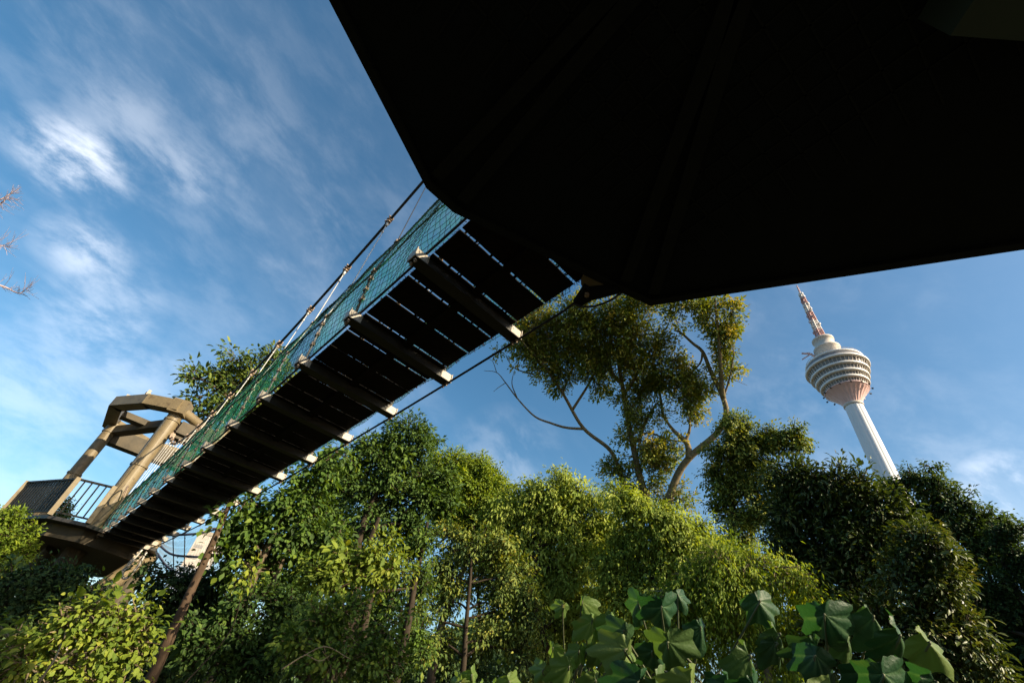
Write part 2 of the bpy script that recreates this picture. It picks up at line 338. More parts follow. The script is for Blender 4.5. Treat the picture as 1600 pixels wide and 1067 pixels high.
# ------------------------------------------------------------------ suspension bridge
ZH = lambda a: 6.08 + .032 * (a / SS - 8.5) ** 2 + (0.0 if a / SS < 8.5 else .010 * (a / SS - 8.5) ** 2)      # main cable height
def bridge():
    rng = random.Random(5)
    root = empty('suspension_bridge', tuple(B(8, 0, 0)), 'narrow rope-hung footbridge with dark plank deck and green side netting crossing overhead', 'footbridge')
    NBM = 16
    TOP = .10
    # planks: two rows of boards laid across with open joints
    mb = MB()
    step = SS / 3
    a0 = -step * 3.3
    k = 0
    while a0 + k * step < 16.3 * SS - .35:
        s0 = a0 + k * step; jit = rng.uniform(.006, .012) if k > 6 else .012
        for sgn, l0, l1 in ((-1, -.54, -.004), (1, .004, .535)):
            sa = s0 + jit; sb = s0 + step - jit
            if k < 1 and sgn < 0: continue
            za, zb_ = zb(sa) + TOP, zb(sb) + TOP
            th = .012; m = 6
            V = []; F = []
            for j in range(m + 1):
                l = l0 + (l1 - l0) * j / m
                wob0, wob1 = rng.uniform(-.003, .003), rng.uniform(-.003, .003)
                V += [B(sa + wob0, l, za), B(sb + wob1, l, zb_), B(sb + wob1, l, zb_ + th), B(sa + wob0, l, za + th)]
            for j in range(m):
                q = j * 4
                for e_ in range(4): F.append((q + e_, q + 4 + e_, q + 4 + (e_ + 1) % 4, q + (e_ + 1) % 4))
            F += [(0, 1, 2, 3), (m * 4 + 3, m * 4 + 2, m * 4 + 1, m * 4)]
            mb.add(V, F)
            # twine and dirt bridging the joint
            for _ in range(5):
                l = rng.uniform(l0 + .03, l1 - .03)
                mb.box(B(sb + jit, l, zb_ + .006), BD, BN, (0, 0, 1), jit * 1.6, rng.uniform(.003, .012), .003)
        k += 1
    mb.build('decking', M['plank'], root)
    # centre stringer below the boards
    for l in (0.0,):
        mb = MB()
        for i in range(-1, NBM):
            a1, a2 = i * SS + .065, (i + 1) * SS - .065
            mb.beam(B(a1, l, zb(a1) + TOP - .022), B(a2, l, zb(a2) + TOP - .022), .085, .036)
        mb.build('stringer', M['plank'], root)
    # ragged fibre fringe along the right and left deck edge
    for sgn, l0, cnt in ((1, .536, 1500), (-1, -.541, 600)):
        mb = MB()
        for _ in range(cnt):
            a = rng.uniform(-1.0, 16 * SS); ln = rng.uniform(.008, .05 if sgn > 0 else .03); z = zb(a) + TOP + rng.uniform(-.012, .035)
            p = B(a, l0, z); q = B(a + rng.uniform(-.02, .02), l0 + sgn * ln, z + rng.uniform(-.02, .015))
            mb.add([p, p + BD * rng.uniform(.004, .02), q], [(0, 1, 2)])
        mb.build('edge_fringe', M['fringe'], root)
    # cross beams, each with cream painted ends
    proto = None
    def beam_parts(i):
        a = i * SS; z = zb(a) + .05
        mb = MB(); mb.box(B(a, 0, z - .0), BN, BD, (0, 0, 1), .53, .048, .048)
        mb.box(B(a, 0, z - .0545), BN, BD, (0, 0, 1), .66, .060, .004)
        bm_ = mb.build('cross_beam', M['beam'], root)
        for sgn, inner, outer in ((1, .531, .665), (-1, .531, .665)):
            mb = MB(); c = (inner + outer) / 2
            mb.box(B(a, sgn * c, z), BN, BD, (0, 0, 1), (outer - inner) / 2, .05, .05)
            mb.box(B(a, sgn * (outer + .004), z), BN, BD, (0, 0, 1), .004, .062, .058)
            mb.build('end_bracket', M['cream'], bm_)
            for ba in (-.03, .03):
                mb = MB(); q = B(a + ba, sgn * .64, z - .06); mb.tube([q, q + [0, 0, -.045]], .009, 6); mb.tube([q + [0, 0, -.012], q + [0, 0, -.026]], .017, 6)
                mb.build('bolt', M['rust'], bm_)
            mb = MB()
            # U-bolt hooked over the lower rope
            arc = [B(a + .034 * math.cos(t), sgn * .575, z + .052 + .055 * abs(math.sin(t)) ** .7) for t in np.linspace(0, PI, 9)]
            mb.tube(arc, .007, 6)
            mb.build('rope_hook', M['rust'], bm_)
    for i in range(0, NBM): beam_parts(i)
    # lower ropes
    for sgn, l, dz in ((1, .645, -.018), (-1, -.575, .112)):
        pts = [B(a, l + (0.0 if a > -.3 else 0), zb(a) + dz) for a in np.arange(-.9 if sgn > 0 else -.75, 16 * SS, .27)]
        if sgn > 0: pts = [onz(899, 472, 4.40), ] + pts[1:]
        mb = MB(); mb.tube(pts, .0125, 8); mb.build('lower_rope', M['cable_dark'], root, True)
    # main cables
    for sgn in (-1, 1):
        pts = [B(a, sgn * .52, ZH(a)) for a in np.arange(-1.0, 16.2 * SS, .4)]
        mb = MB(); mb.tube(pts, .022, 10); mb.build('main_cable', M['cable'], root, True)
        for dz, l, name, r_ in ((1.42, .55, 'handrail_rope', .012), (.78, .63, 'middle_rope', .009)):
            fall = lambda a: 1.0
            pts = [B(a, sgn * (l + .012 * math.sin(a * 5)), zb(a) + dz * fall(a) - .03 * abs(math.sin(PI * a / SS)) + rng.uniform(-.004, .004)) for a in np.arange(-.75, 16 * SS, .09)]
            mb = MB(); mb.tube(pts, r_, 6)
            # lashing loops that tie the net to the rope
            for a in np.arange(-.7, 15.9 * SS, .055):
                if a > 5 and rng.random() < .5: continue
                q = B(a, sgn * (l + .012 * math.sin(a * 5)), zb(a) + dz - .03 * abs(math.sin(PI * a / SS)))
                mb.tube([q + BN * .016 + BD * rng.uniform(-.02, .02), q + [0, 0, rng.uniform(.016, .032)], q - BN * .016 + BD * rng.uniform(-.02, .02), q + [0, 0, -.016]], .0035, 3, False)
            mb.build(name, M['green_rope'], root, True)
    # hangers
    for sgn in (-1, 1):
        for i in range(1, NBM):
            a = i * SS; T = B(a, sgn * .52, ZH(a)); Hn = B(a, sgn * .55, zb(a) + 1.42); Mi = B(a, sgn * .63, zb(a) + .78); Bo = B(a, sgn * .60, zb(a) + .12)
            mb = MB(); mb.tube([T + [0, 0, -.03], Hn, Mi, Bo], .0075 if i > 1 else .006, 6)
            mb.tube([Bo + BD * .05 + [0, 0, .02], Mi + (Bo - Mi) * .12 + BD * .03], .006, 5)
            if ZH(a) - zb(a) - 1.42 > .35:
                mb.tube([T + (Hn - T) * .03, T + (Hn - T) * min(.12, .16 / np.linalg.norm(Hn - T))], .02, 8)
                q = T + (Hn - T) * min(.25, .32 / np.linalg.norm(Hn - T)); mb.box(q, BD, BN, (0, 0, 1), .013, .013, .016)
            h = mb.build('hanger', M['rod'] if i > 1 else M['cable'], root, True)
            mb = MB()                                   # clamp round the main cable
            tdir = B(a + .1, sgn * .52, ZH(a + .1)) - B(a - .1, sgn * .52, ZH(a - .1)); tdir /= np.linalg.norm(tdir); u = np.cross(BN, tdir); u /= np.linalg.norm(u); u = u * np.sign(u[2])
            mb.box(T, tdir, BN, u, .045, .034, .03); mb.box(T - u * .045, tdir, BN, u, .02, .02, .03)
            for ta in (-.055, 0, .055):
                mb.tube([T + tdir * ta - BN * .03 + u * -.05, T + tdir * ta - BN * .036 + u * (.06 + .015 * (ta > 0))], .007, 5)
                mb.tube([T + tdir * ta + BN * .03 + u * -.045, T + tdir * ta + BN * .036 + u * .065], .007, 5)
                mb.box(T + tdir * ta + u * .03, tdir, BN, u, .012, .044, .012)
            mb.build('cable_clamp', M['rust'], h)
            mb = MB()                                   # grips on the hanger's foot and at both ropes
            for q in (Mi + (Bo - Mi) * .2, Mi + (Bo - Mi) * .45, Mi + (Bo - Mi) * .68, Hn, Mi):
                dd = (Mi - Bo) / np.linalg.norm(Mi - Bo)
                mb.box(q + BD * .012, dd, BD, BN, .017, .032, .02)
                for sa in (-.014, .014): mb.tube([q + dd * sa - BD * .05, q + dd * sa + BD * .04], .0055, 5)
            mb.build('rope_grip', M['rust'], h)
    # nets
    def net_pt(sgn, a, v):
        sag = .03 * abs(math.sin(PI * a / SS)); lat = .575 + .07 * math.sin(PI * min(1, v * 1.02)) + (.015 * math.sin(a * 7 + v * 5)) - .02 * v
        return B(a + .02 * math.sin(v * 9 + a * 2.3), sgn * lat, zb(a) + .11 + (1.30 - sag) * v)
    A = np.arange(-.72, 15.7 * SS, .075)
    for sgn in (-1, 1):
        mb = MB(); nv = 14
        for a in A:
            ph = rng.uniform(0, 6)
            mb.tube([net_pt(sgn, a + .018 * math.sin(v * 20 + ph), v) for v in np.linspace(0, 1, nv)], .0027, 3, False)
        for v in np.linspace(.02, 1, 17):
            ph = rng.uniform(0, 6)
            mb.tube([net_pt(sgn, a, min(1, max(0, v + .012 * math.sin(a * 9 + ph)))) for a in A[::1]], .0027, 3, False)
        net = mb.build('side_net', M['net_strand'], root)
        V = []; F = []; UV = []; nn = 10; AA = A[::2]
        for a in AA:
            for v in np.linspace(0, 1, nn):
                V.append(net_pt(sgn, a, v) - BN * sgn * .012); UV.append((a, v))
        for i in range(len(AA) - 1):
            for j in range(nn - 1): F.append((i * nn + j, i * nn + j + 1, (i + 1) * nn + j + 1, (i + 1) * nn + j))
        me = bpy.data.meshes.new('shade_cloth'); me.from_pydata([tuple(q) for q in V], [], F)
        uvl = me.uv_layers.new(name='UVMap')
        idx = np.zeros(len(me.loops), dtype=np.int32); me.loops.foreach_get('vertex_index', idx)
        uvl.data.foreach_set('uv', np.array(UV)[idx].ravel())
        link('shade_cloth', me, M['net'] if sgn < 0 else M['net_back'], root, True)
bridge()

# ------------------------------------------------------------------ far tower of the bridge
def far_tower():
    PL = [(16.6, -.8), (20.35, -2.22), (16.6, .85), (20.3, .95)]
    root = empty('bridge_tower', tuple(B(18.8, 0, 0)), 'tan steel tower with round posts, arched head and railed platform at the bridge end', 'tower')
    ZD = 4.3
    for k, (a, l) in enumerate(PL):
        mb = MB(); mb.tube([B(a, l, ZD + .1), B(a, l, 8.75)], .235 if k == 0 else .20, 28)
        po = mb.build('post', M['tan_steel'], root, False)
        for zc_ in (ZD + .3, 6.6, 8.35):
            mb = MB(); mb.tube([B(a, l, zc_), B(a, l, zc_ + .07)], .262 if k == 0 else .228, 28); mb.build('collar', M['tan_steel'], po, False)
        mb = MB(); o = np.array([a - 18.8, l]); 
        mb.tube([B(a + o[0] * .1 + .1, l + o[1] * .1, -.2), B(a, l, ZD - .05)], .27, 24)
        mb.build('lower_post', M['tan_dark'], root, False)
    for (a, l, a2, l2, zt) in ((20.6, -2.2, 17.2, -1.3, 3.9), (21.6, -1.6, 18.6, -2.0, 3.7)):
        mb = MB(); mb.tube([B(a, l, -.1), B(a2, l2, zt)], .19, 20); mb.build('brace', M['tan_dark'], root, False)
    tp_ = B(16.5, .95, 4.2); q_ = at(118, 945, 17.5); q_ = tp_ + (q_ - tp_) * ((tp_[2] + .1) / (tp_[2] - q_[2]))
    mb = MB(); mb.tube([q_, tp_], .23, 22); mb.build('brace', M['tan_steel'], root, False)
    # head ring: faceted box beams
    ring = [(20.8, -2.35), (18.4, -2.5), (17.0, -1.75), (16.35, -.85), (16.5, .95), (17.6, 1.7), (19.6, 1.8), (21.2, 1.0), (21.6, -.9)]
    mb = MB(); zr = 8.85
    for k in range(len(ring)):
        p, q = ring[k], ring[(k + 1) % len(ring)]
        if k == 3: continue
        P, Q = B(p[0], p[1], zr), B(q[0], q[1], zr); dv = (Q - P) / np.linalg.norm(Q - P)
        mb.beam(P - dv * .06, Q + dv * .06, .42, .40)
    mb.build('head_ring', M['tan_steel'], root)
    mb = MB(); P, Q = B(16.35, -.85, zr - .05), B(17.05, .62, zr - .2); mb.tube([P, Q], .17, 20); mb.build('head_tube', M['tan_steel'], root, False)
    mb = MB(); mb.box(B(16.45, -.82, zr), BD * .9 + BN * .43, BN * .9 - BD * .43, (0, 0, 1), .27, .27, .26); mb.build('corner_cap', M['tan_steel'], root)
    # deeper girders under the ring
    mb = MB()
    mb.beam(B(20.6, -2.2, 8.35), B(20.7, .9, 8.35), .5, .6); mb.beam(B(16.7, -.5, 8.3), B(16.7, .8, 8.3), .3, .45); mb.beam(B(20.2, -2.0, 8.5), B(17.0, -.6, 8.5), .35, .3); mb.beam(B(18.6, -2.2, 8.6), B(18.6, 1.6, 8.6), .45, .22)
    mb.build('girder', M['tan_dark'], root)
    # lifting lugs on top
    for a, l in ((18.6, -2.45), (17.35, -1.95)):
        mb = MB(); c = B(a, l, zr + .2)
        mb.add([c - BD * .24 - BN * .05, c + BD * .24 - BN * .05, c + BD * .09 - BN * .05 + [0, 0, .3], c - BD * .09 - BN * .05 + [0, 0, .3],
                c - BD * .24 + BN * .05, c + BD * .24 + BN * .05, c + BD * .09 + BN * .05 + [0, 0, .3], c - BD * .09 + BN * .05 + [0, 0, .3]],
               [(0, 1, 2, 3), (4, 7, 6, 5), (0, 4, 5, 1), (1, 5, 6, 2), (2, 6, 7, 3), (3, 7, 4, 0)])
        mb.tube([c + [0, 0, .17] - BN * .08, c + [0, 0, .17] + BN * .08], .05, 12)
        mb.build('lug', M['cream'], root)
    # saddles where the two main cables land
    for s_ in (-1, 1):
        mb = MB(); c = B(17.0, s_ * .52, 8.35); mb.box(c, BD, BN, (0, 0, 1), .22, .07, .16); mb.tube([c + BD * .2 - BN * .1, c + BD * .2 + BN * .1], .06, 10)
        mb.tube([B(16.1 * SS, s_ * .52, ZH(16.1 * SS)), c], .03, 8)
        for k in range(5): mb.box(B(16.2 + k * .16, s_ * .52, ZH(16.2 + k * .16) - .02 + .03 * (k % 2)), BD, BN, (0, 0, 1), .05, .07, .05)
        mb.build('cable_saddle', M['rust'], root)
    # platform
    poly = [(14.85, -1.05), (15.2, -1.9), (17.6, -2.95), (20.6, -3.1), (22.6, -1.2), (22.4, .6), (20.9, 1.35), (17.2, 1.3), (15.6, .9)]
    W_ = [tuple(B(a, l, 0)[:2]) for a, l in poly][::-1]
    inn = [tuple(B(18.7 + (a - 18.7) * .9, -.5 + (l + .5) * .86, 0)[:2]) for a, l in poly][::-1]
    mb = MB(); mb.prism(W_, ZD, ZD + .09); mb.build('platform_lip', M['cable'], root)
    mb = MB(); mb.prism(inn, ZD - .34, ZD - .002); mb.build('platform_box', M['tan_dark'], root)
    # railing panels: dark plate bars with tan posts
    def railing(p, q, n, closed):
        P, Q = B(p[0], p[1], ZD + .09), B(q[0], q[1], ZD + .09); dv = (Q - P) / np.linalg.norm(Q - P)
        r_ = MB(); r_.beam(P + [0, 0, 1.02], Q + [0, 0, 1.02], .07, .05); r_.beam(P + [0, 0, .10], Q + [0, 0, .10], .04, .04)
        if closed: pass
        for k in range(1, n):
            c = P + (Q - P) * k / n; r_.box(c + [0, 0, .56], dv, np.cross(dv, (0, 0, 1)), (0, 0, 1), .016 if not closed else .045, .012, .45)
        r_.build('railing', M['beam'], root)
    n = len(poly)
    for k in range(n - 1):
        if k in (1, 2): railing(poly[k], poly[k + 1], 17, True)
        elif k < 5: railing(poly[k], poly[k + 1], 5 if k == 0 else 12, False)
    for k in range(6):
        a, l = poly[k]; mb = MB(); mb.box(B(a, l, ZD + .09 + .53), BD, BN, (0, 0, 1), .06, .06, .53); mb.build('rail_post', M['tan_steel'], root)
    # guard hoop and thin stay on the lit post
    mb = MB(); mb.tube(catmull([B(16.2, -.6, 5.3), B(15.9, -.7, 5.5), B(15.9, -.75, 5.75), B(16.15, -.72, 5.85), B(16.2, -.62, 5.5)], 5), .02, 6)
    mb.tube([B(16.2, -.62, 5.5), B(15.2, -.65, 4.5)], .015, 5); mb.build('hook', M['rust'], root)
    mb = MB(); mb.tube([B(16.34, -1.0, 8.3), B(16.32, -.98, 4.5)], .012, 5); mb.build('conduit', M['cable'], root)
far_tower()

# loose ropes by the tower foot, each its own thing
mb = MB(); mb.tube(catmull([at(219, 858, 17.5), at(190, 893, 16.0), at(163, 925, 14.5), at(128, 975, 12.5), at(90, 1035, 10.5)], 5), .022, 6)
mb.tube(catmull([at(222, 868, 17.5), at(205, 885, 16.5), at(178, 905, 15.4), at(150, 945, 14.2)], 5), .016, 6)
tag(mb.build('guy_rope', surf('pale_rope', (.45, .36, .26), (.6, .5, .38), .8, 40), None, True), 'pale slack guy ropes running down from the tower foot into the bush', 'rope')
mb = MB(); mb.tube(catmull([at(229, 862, 17), at(217, 882, 17), at(202, 900, 17), at(193, 903, 17), at(192, 895, 17), at(206, 878, 17), at(222, 858, 17)], 6), .03, 6)
tag(mb.build('pipe_hook', surf('grey_pipe', (.4, .38, .35), (.55, .52, .48), .5, 10, metal=.3), None, True), 'bent grey pipe hook hanging beside the tower brace', 'hook')

# second walkway net behind the bridge
def second_net():
    root = empty('rope_net', tuple(at(290, 860, 26) * [1, 1, 0]), 'pale blue safety net with navy ropes sagging below the footbridge', 'net')
    def P(u, v):   # bilinear sagging sheet given in ray space, real depth
        c = [at(228, 812, 26), at(352, 800, 23), at(236, 890, 27), at(345, 905, 24)]
        p = (c[0] * (1 - u) + c[1] * u) * (1 - v) + (c[2] * (1 - u) + c[3] * u) * v
        return p + np.array([0, 0, -.7 * math.sin(PI * u)]) * (1 - .4 * v) + np.array([.3, .2, 0]) * math.sin(PI * v)
    mb = MB()
    for k in range(61):
        t = k / 60
        mb.tube([P(t + .07 * s_, s_) for s_ in np.linspace(0, 1, 14)], .0045, 3, False); mb.tube([P(t - .07 * s_, s_) for s_ in np.linspace(0, 1, 14)], .0045, 3, False)
    mb.build('netting', M['rod'], root)
    for v0, v1 in ((0.0, .12), (.35, .5), (.62, .95)):
        mb = MB(); mb.tube([P(t, v0 + (v1 - v0) * t + .03 * math.sin(t * 9)) for t in np.linspace(0, 1, 16)], .045, 6); mb.build('border_rope', M['net_blue'], root, True)
    for u in (.15, .48, .62, .95):
        mb = MB(); mb.tube([P(u, 0) + [0, 0, 3], P(u, 0), P(u - .05, 1)], .02, 5); mb.build('stay_wire', M['cable'], root)
second_net()

# far office block, seen as a pale slab under the bridge
def office():
    c = at(316, 868, 200); root = empty('office_block', (c[0], c[1], 0), 'pale distant office block glimpsed between the footbridge and the leaning trunk', 'building')
    h = at(316, 838, 200)[2]; mb = MB(); d1 = np.array([.93, .37, 0]); d2 = np.array([-.37, .93, 0])
    mb.box((c[0], c[1], h / 2), d1, d2, (0, 0, 1), 3.8, 5, h / 2); mb.build('wall', surf('pale_concrete', (.42, .37, .33), (.52, .47, .42), .8, .5), root)
    mb = MB(); mb.box((c[0], c[1], h + .6), d1, d2, (0, 0, 1), 4.0, 5.2, .6); mb.build('roof', M['cream'], root)
    for fl in range(int((h - 4) / 3.4)):
        z = 4 + fl * 3.4
        for sx_ in (-.5, .5):
            mb = MB(); q = np.array([c[0], c[1], z]) - d2 * 5.02 + d1 * sx_ * 3.8
            mb.box(q, d1, d2, (0, 0, 1), 1.3, .06, .5); mb.build('window', surf('window_glass', (.26, .25, .24), (.32, .31, .30), .35, 2) if fl == 0 and sx_ < 0 else bpy.data.materials['window_glass'], root)
    mb = MB(); q = np.array([c[0], c[1], h * .36]) - d2 * 4 - d1 * 1.5; mb.box(q, d1, d2, (0, 0, 1), 2.6, 4, h * .36); mb.build('annex', surf('blue_grey_cladding', (.16, .20, .25), (.22, .26, .32), .4, .4), root)
office()

# ------------------------------------------------------------------ telecom tower far away
def telecom():
    D = 430; az = math.radians(46.2); cx, cy = D * math.sin(az), D * math.cos(az)
    root = empty('telecom_tower', (cx, cy, 0), 'tall white telecommunications tower with ringed pod, pink funnel and red white mast', 'tower')
    white = surf('white_concrete', (.62, .63, .66), (.72, .72, .74), .7, .06, bump=.05, stretch=(1, 1, .3))
    ringm = surf('cream_ring_cladding', (.66, .63, .62), (.76, .73, .71), .6, .3, bump=0)
    pink = surf('pink_painted_concrete', (.68, .44, .42), (.76, .52, .50), .35, .2, bump=.05, spec=.6)
    glass = surf('dark_pod_glass', (.13, .13, .14), (.26, .24, .23), .3, .35, bump=0)
    red = surf('faded_red_paint', (.44, .25, .23), (.52, .32, .29), .6, 1, bump=0); wht = surf('white_mast_paint', (.62, .58, .55), (.74, .70, .66), .6, 1, bump=0)
    crown = surf('beige_crown', (.50, .44, .39), (.60, .54, .48), .7, .3, bump=.05)
    c0 = (cx, cy, 0)
    fl = lambda k, z: (1.0, 1.0, .995, .97, .97, .995)[k % 6]
    mb = MB(); mb.lathe(c0, [(10.8, 0), (9.2, 60), (8.3, 120), (7.6, 185), (6.9, 250.5)], 72, fl); mb.build('shaft', white, root)
    mb = MB(); mb.lathe(c0, [(6.6, 249.6), (7.5, 249.8), (7.7, 251), (7.5, 252), (6.6, 252.3)], 48); mb.build('collar', crown, root, True)
    prof = [(6.9, 252)] + [(6.9 + 10.3 * (t ** 1.9) * .45 + 10.3 * .55 * t, 252 + 13.8 * t) for t in np.linspace(.08, 1, 12)]
    mb = MB(); mb.lathe(c0, prof, 144, lambda k, z: 1 + .022 * math.cos(k * 2 * PI / 6) * (1 if z < 264 else .3)); mb.build('funnel', pink, root, True)
    rings = [(17.3, 266.0), (19.3, 271.2), (21.3, 277.0), (23.6, 283.4), (26.0, 290.5)]
    for k, (r, z) in enumerate(rings):
        h = 1.9 if k else 1.0
        mb = MB(); mb.lathe(c0, [(r - 3.2, z - h * .5), (r - .3, z - h * .55), (r + .1, z - h * .2), (r + .1, z + h * .5), (r - .3, z + h * .7), (r - 3.2, z + h * .7)], 96); mb.build('ring_ledge', ringm if k else pink, root, True)
        if k < len(rings) - 1:
            r2, z2 = rings[k + 1]
            mb = MB(); mb.lathe(c0, [(r - 1.2, z + h * .5), (r2 - 2.4, z2 - .9)], 96); wb = mb.build('window_band', glass, root)
            mb = MB()
            for j in range(48):
                a = 2 * PI * j / 48; e = np.array([math.cos(a), math.sin(a), 0]); p = np.array(c0)
                mb.beam(p + e * (r - 1.0) + [0, 0, z + h * .5], p + e * (r2 - 1.6) + [0, 0, z2 - .9], .5 if j % 4 else 1.1, .4, np.cross(e, (0, 0, 1)))
            mb.build('mullion', crown, wb)
    mb = MB(); mb.lathe(c0, [(24.5, 291.6), (23.4, 296.5)], 96); mb.build('window_band', glass, root)
    mb = MB(); mb.lathe(c0, [(20, 296.2), (23.8, 296.4), (24.1, 298), (22.8, 298.8), (17, 302.5), (15.5, 303), (9, 306), (0, 306.4)], 96); mb.build('roof', ringm, root, True)
    mb = MB()
    for j in range(60):
        a = 2 * PI * j / 60; e = np.array([math.cos(a), math.sin(a), 0]); mb.tube([np.array(c0) + e * 22.6 + [0, 0, 298.6], np.array(c0) + e * 22.6 + [0, 0, 301]], .16, 4)
    mb.tube([(cx + 22.6 * math.cos(a), cy + 22.6 * math.sin(a), 301) for a in np.linspace(0, 2 * PI, 61)], .2, 4); mb.build('parapet_rail', crown, root)
    mb = MB(); mb.lathe(c0, [(11.4, 303), (10.6, 316), (11.4, 316.4), (11.4, 318), (8.9, 318.4), (8.5, 327.5), (9.5, 328), (9.5, 329.8), (0, 330.2)], 64); mb.build('crown', crown, root, True)
    # mast: lattice in red and white bands
    zs = [330.5, 344, 357, 370, 383, 393, 401.5]; rs = [4.2, 3.6, 3.1, 2.7, 2.4, 2.0, 1.3]
    for k in range(len(zs) - 1):
        mb = MB(); z0, z1, r0, r1_ = zs[k], zs[k + 1], rs[k], rs[k + 1]; nb = 4
        cs = [np.array([math.cos(a), math.sin(a), 0]) for a in (PI / 4, 3 * PI / 4, 5 * PI / 4, 7 * PI / 4)]
        P = lambda c_, z: np.array(c0) + c_ * (r0 + (r1_ - r0) * (z - z0) / (z1 - z0)) + [0, 0, z]
        for j in range(4):
            mb.tube([P(cs[j], z0), P(cs[j], z1)], .55, 5)
            for b in range(nb):
                za, zb2 = z0 + (z1 - z0) * b / nb, z0 + (z1 - z0) * (b + 1) / nb
                mb.tube([P(cs[j], za), P(cs[(j + 1) % 4], zb2)], .28, 4); mb.tube([P(cs[(j + 1) % 4], za), P(cs[j], zb2)], .28, 4); mb.tube([P(cs[j], zb2), P(cs[(j + 1) % 4], zb2)], .25, 4)
        mb.tube([P(cs[0] * 0, z0), P(cs[0] * 0, z1)], r1_ * .45, 8)
        for j in range(5):
            a = j * 2.1 + k; zz = z0 + (z1 - z0) * (j + .5) / 5; e = np.array([math.cos(a), math.sin(a), 0]); mb.box(P(e * 1.25, zz), e, np.cross(e, (0, 0, 1)), (0, 0, 1), .5, .9, 1.1)
        mb.build('mast_section', red if k % 2 == 0 else wht, root)
    mb = MB(); mb.tube([(cx, cy, 401), (cx, cy, 414)], [1.0, .5], 8); mb.build('mast_tip', red, root)
    # maintenance jib on the roof
    left = np.array([-math.cos(az), math.sin(az), 0])
    b0 = np.array(c0) + left * 8 + [0, 0, 305]; b1 = b0 + left * 6 + [0, 0, 13]; b2 = b1 + left * 7 + [0, 0, 4]
    mb = MB(); mb.tube([b0, b1], 1.3, 6); mb.tube([b1, b2], .9, 6); mb.tube([b1, b1 + left * 9 + [0, 0, -3.5]], .6, 5); mb.tube([b0 + left * 7 + [0, 0, 4], b0 + left * 12 + [0, 0, -10]], .22, 4)
    mb.tube([b1 + [0, 0, 2], b2], .3, 4); mb.build('crane_jib', surf('pink_crane', (.62, .36, .32), (.72, .46, .40), .6, 1, bump=0), root)
    mb = MB()
    for j in range(14):
        mb = MB(); a = 2 * PI * j / 14 + .2; e = np.array([math.cos(a), math.sin(a), 0]); mb.box(np.array(c0) + e * 18.6 + [0, 0, 264.6], e, np.cross(e, (0, 0, 1)), (0, 0, 1), .7, .4, .6); mb.tube([np.array(c0) + e * 17.2 + [0, 0, 265.4], np.array(c0) + e * 18.6 + [0, 0, 264.8]], .12, 4); mb.build('floodlight', M['cable'], root)
telecom()

# ------------------------------------------------------------------ foliage
def nrm(a): return a / (np.linalg.norm(a, axis=-1, keepdims=True) + 1e-12)
T_LO = (np.array([[0, 0, 0], [-.5, .48, .10], [0, 1, -.10], [.5, .45, .10]]), [(0, 2, 1), (0, 3, 2)])
T_MID = (np.array([[0, 0, 0], [-.42, .30, .08], [-.46, .62, .05], [0, 1, -.16], [.46, .60, .05], [.42, .28, .08], [0, .5, -.03]]), [(0, 6, 1), (1, 6, 2), (2, 6, 3), (3, 6, 4), (4, 6, 5), (5, 6, 0)])
def leaf_mesh(name, P, Dr, Nn, L, Wd, tint, tmpl):
    """P base points, Dr leaf directions, Nn normals; one mesh of many leaves"""
    tv, tf = tmpl; k = len(tv); n = len(P)
    S = nrm(np.cross(Dr, Nn)); Nn = np.cross(S, Dr)
    V = P[:, None, :] + S[:, None, :] * (tv[None, :, 0:1] * Wd[:, None, None]) + Dr[:, None, :] * (tv[None, :, 1:2] * L[:, None, None]) + Nn[:, None, :] * (tv[None, :, 2:3] * L[:, None, None])
    V = V.reshape(-1, 3); F = (np.array(tf)[None] + (np.arange(n) * k)[:, None, None]).reshape(-1, 3)
    me = bpy.data.meshes.new(name); nf = len(F)
    me.vertices.add(len(V)); me.vertices.foreach_set('co', V.astype(np.float32).ravel())
    me.loops.add(nf * 3); me.loops.foreach_set('vertex_index', F.astype(np.int32).ravel())
    me.polygons.add(nf); me.polygons.foreach_set('loop_start', np.arange(0, nf * 3, 3, dtype=np.int32)); me.polygons.foreach_set('loop_total', np.full(nf, 3, dtype=np.int32))
    at_ = me.attributes.new('tint', 'FLOAT', 'FACE'); at_.data.foreach_set('value', np.repeat(tint, len(tf)).astype(np.float32))
    me.update(calc_edges=True); return me
def tri_tubes(mb, A, Bp, r0, r1):
    for a, b in zip(A, Bp): mb.tube([a, b], [r0, r1], 3, False)
SUNV = np.array(sd); COVER = 1.35
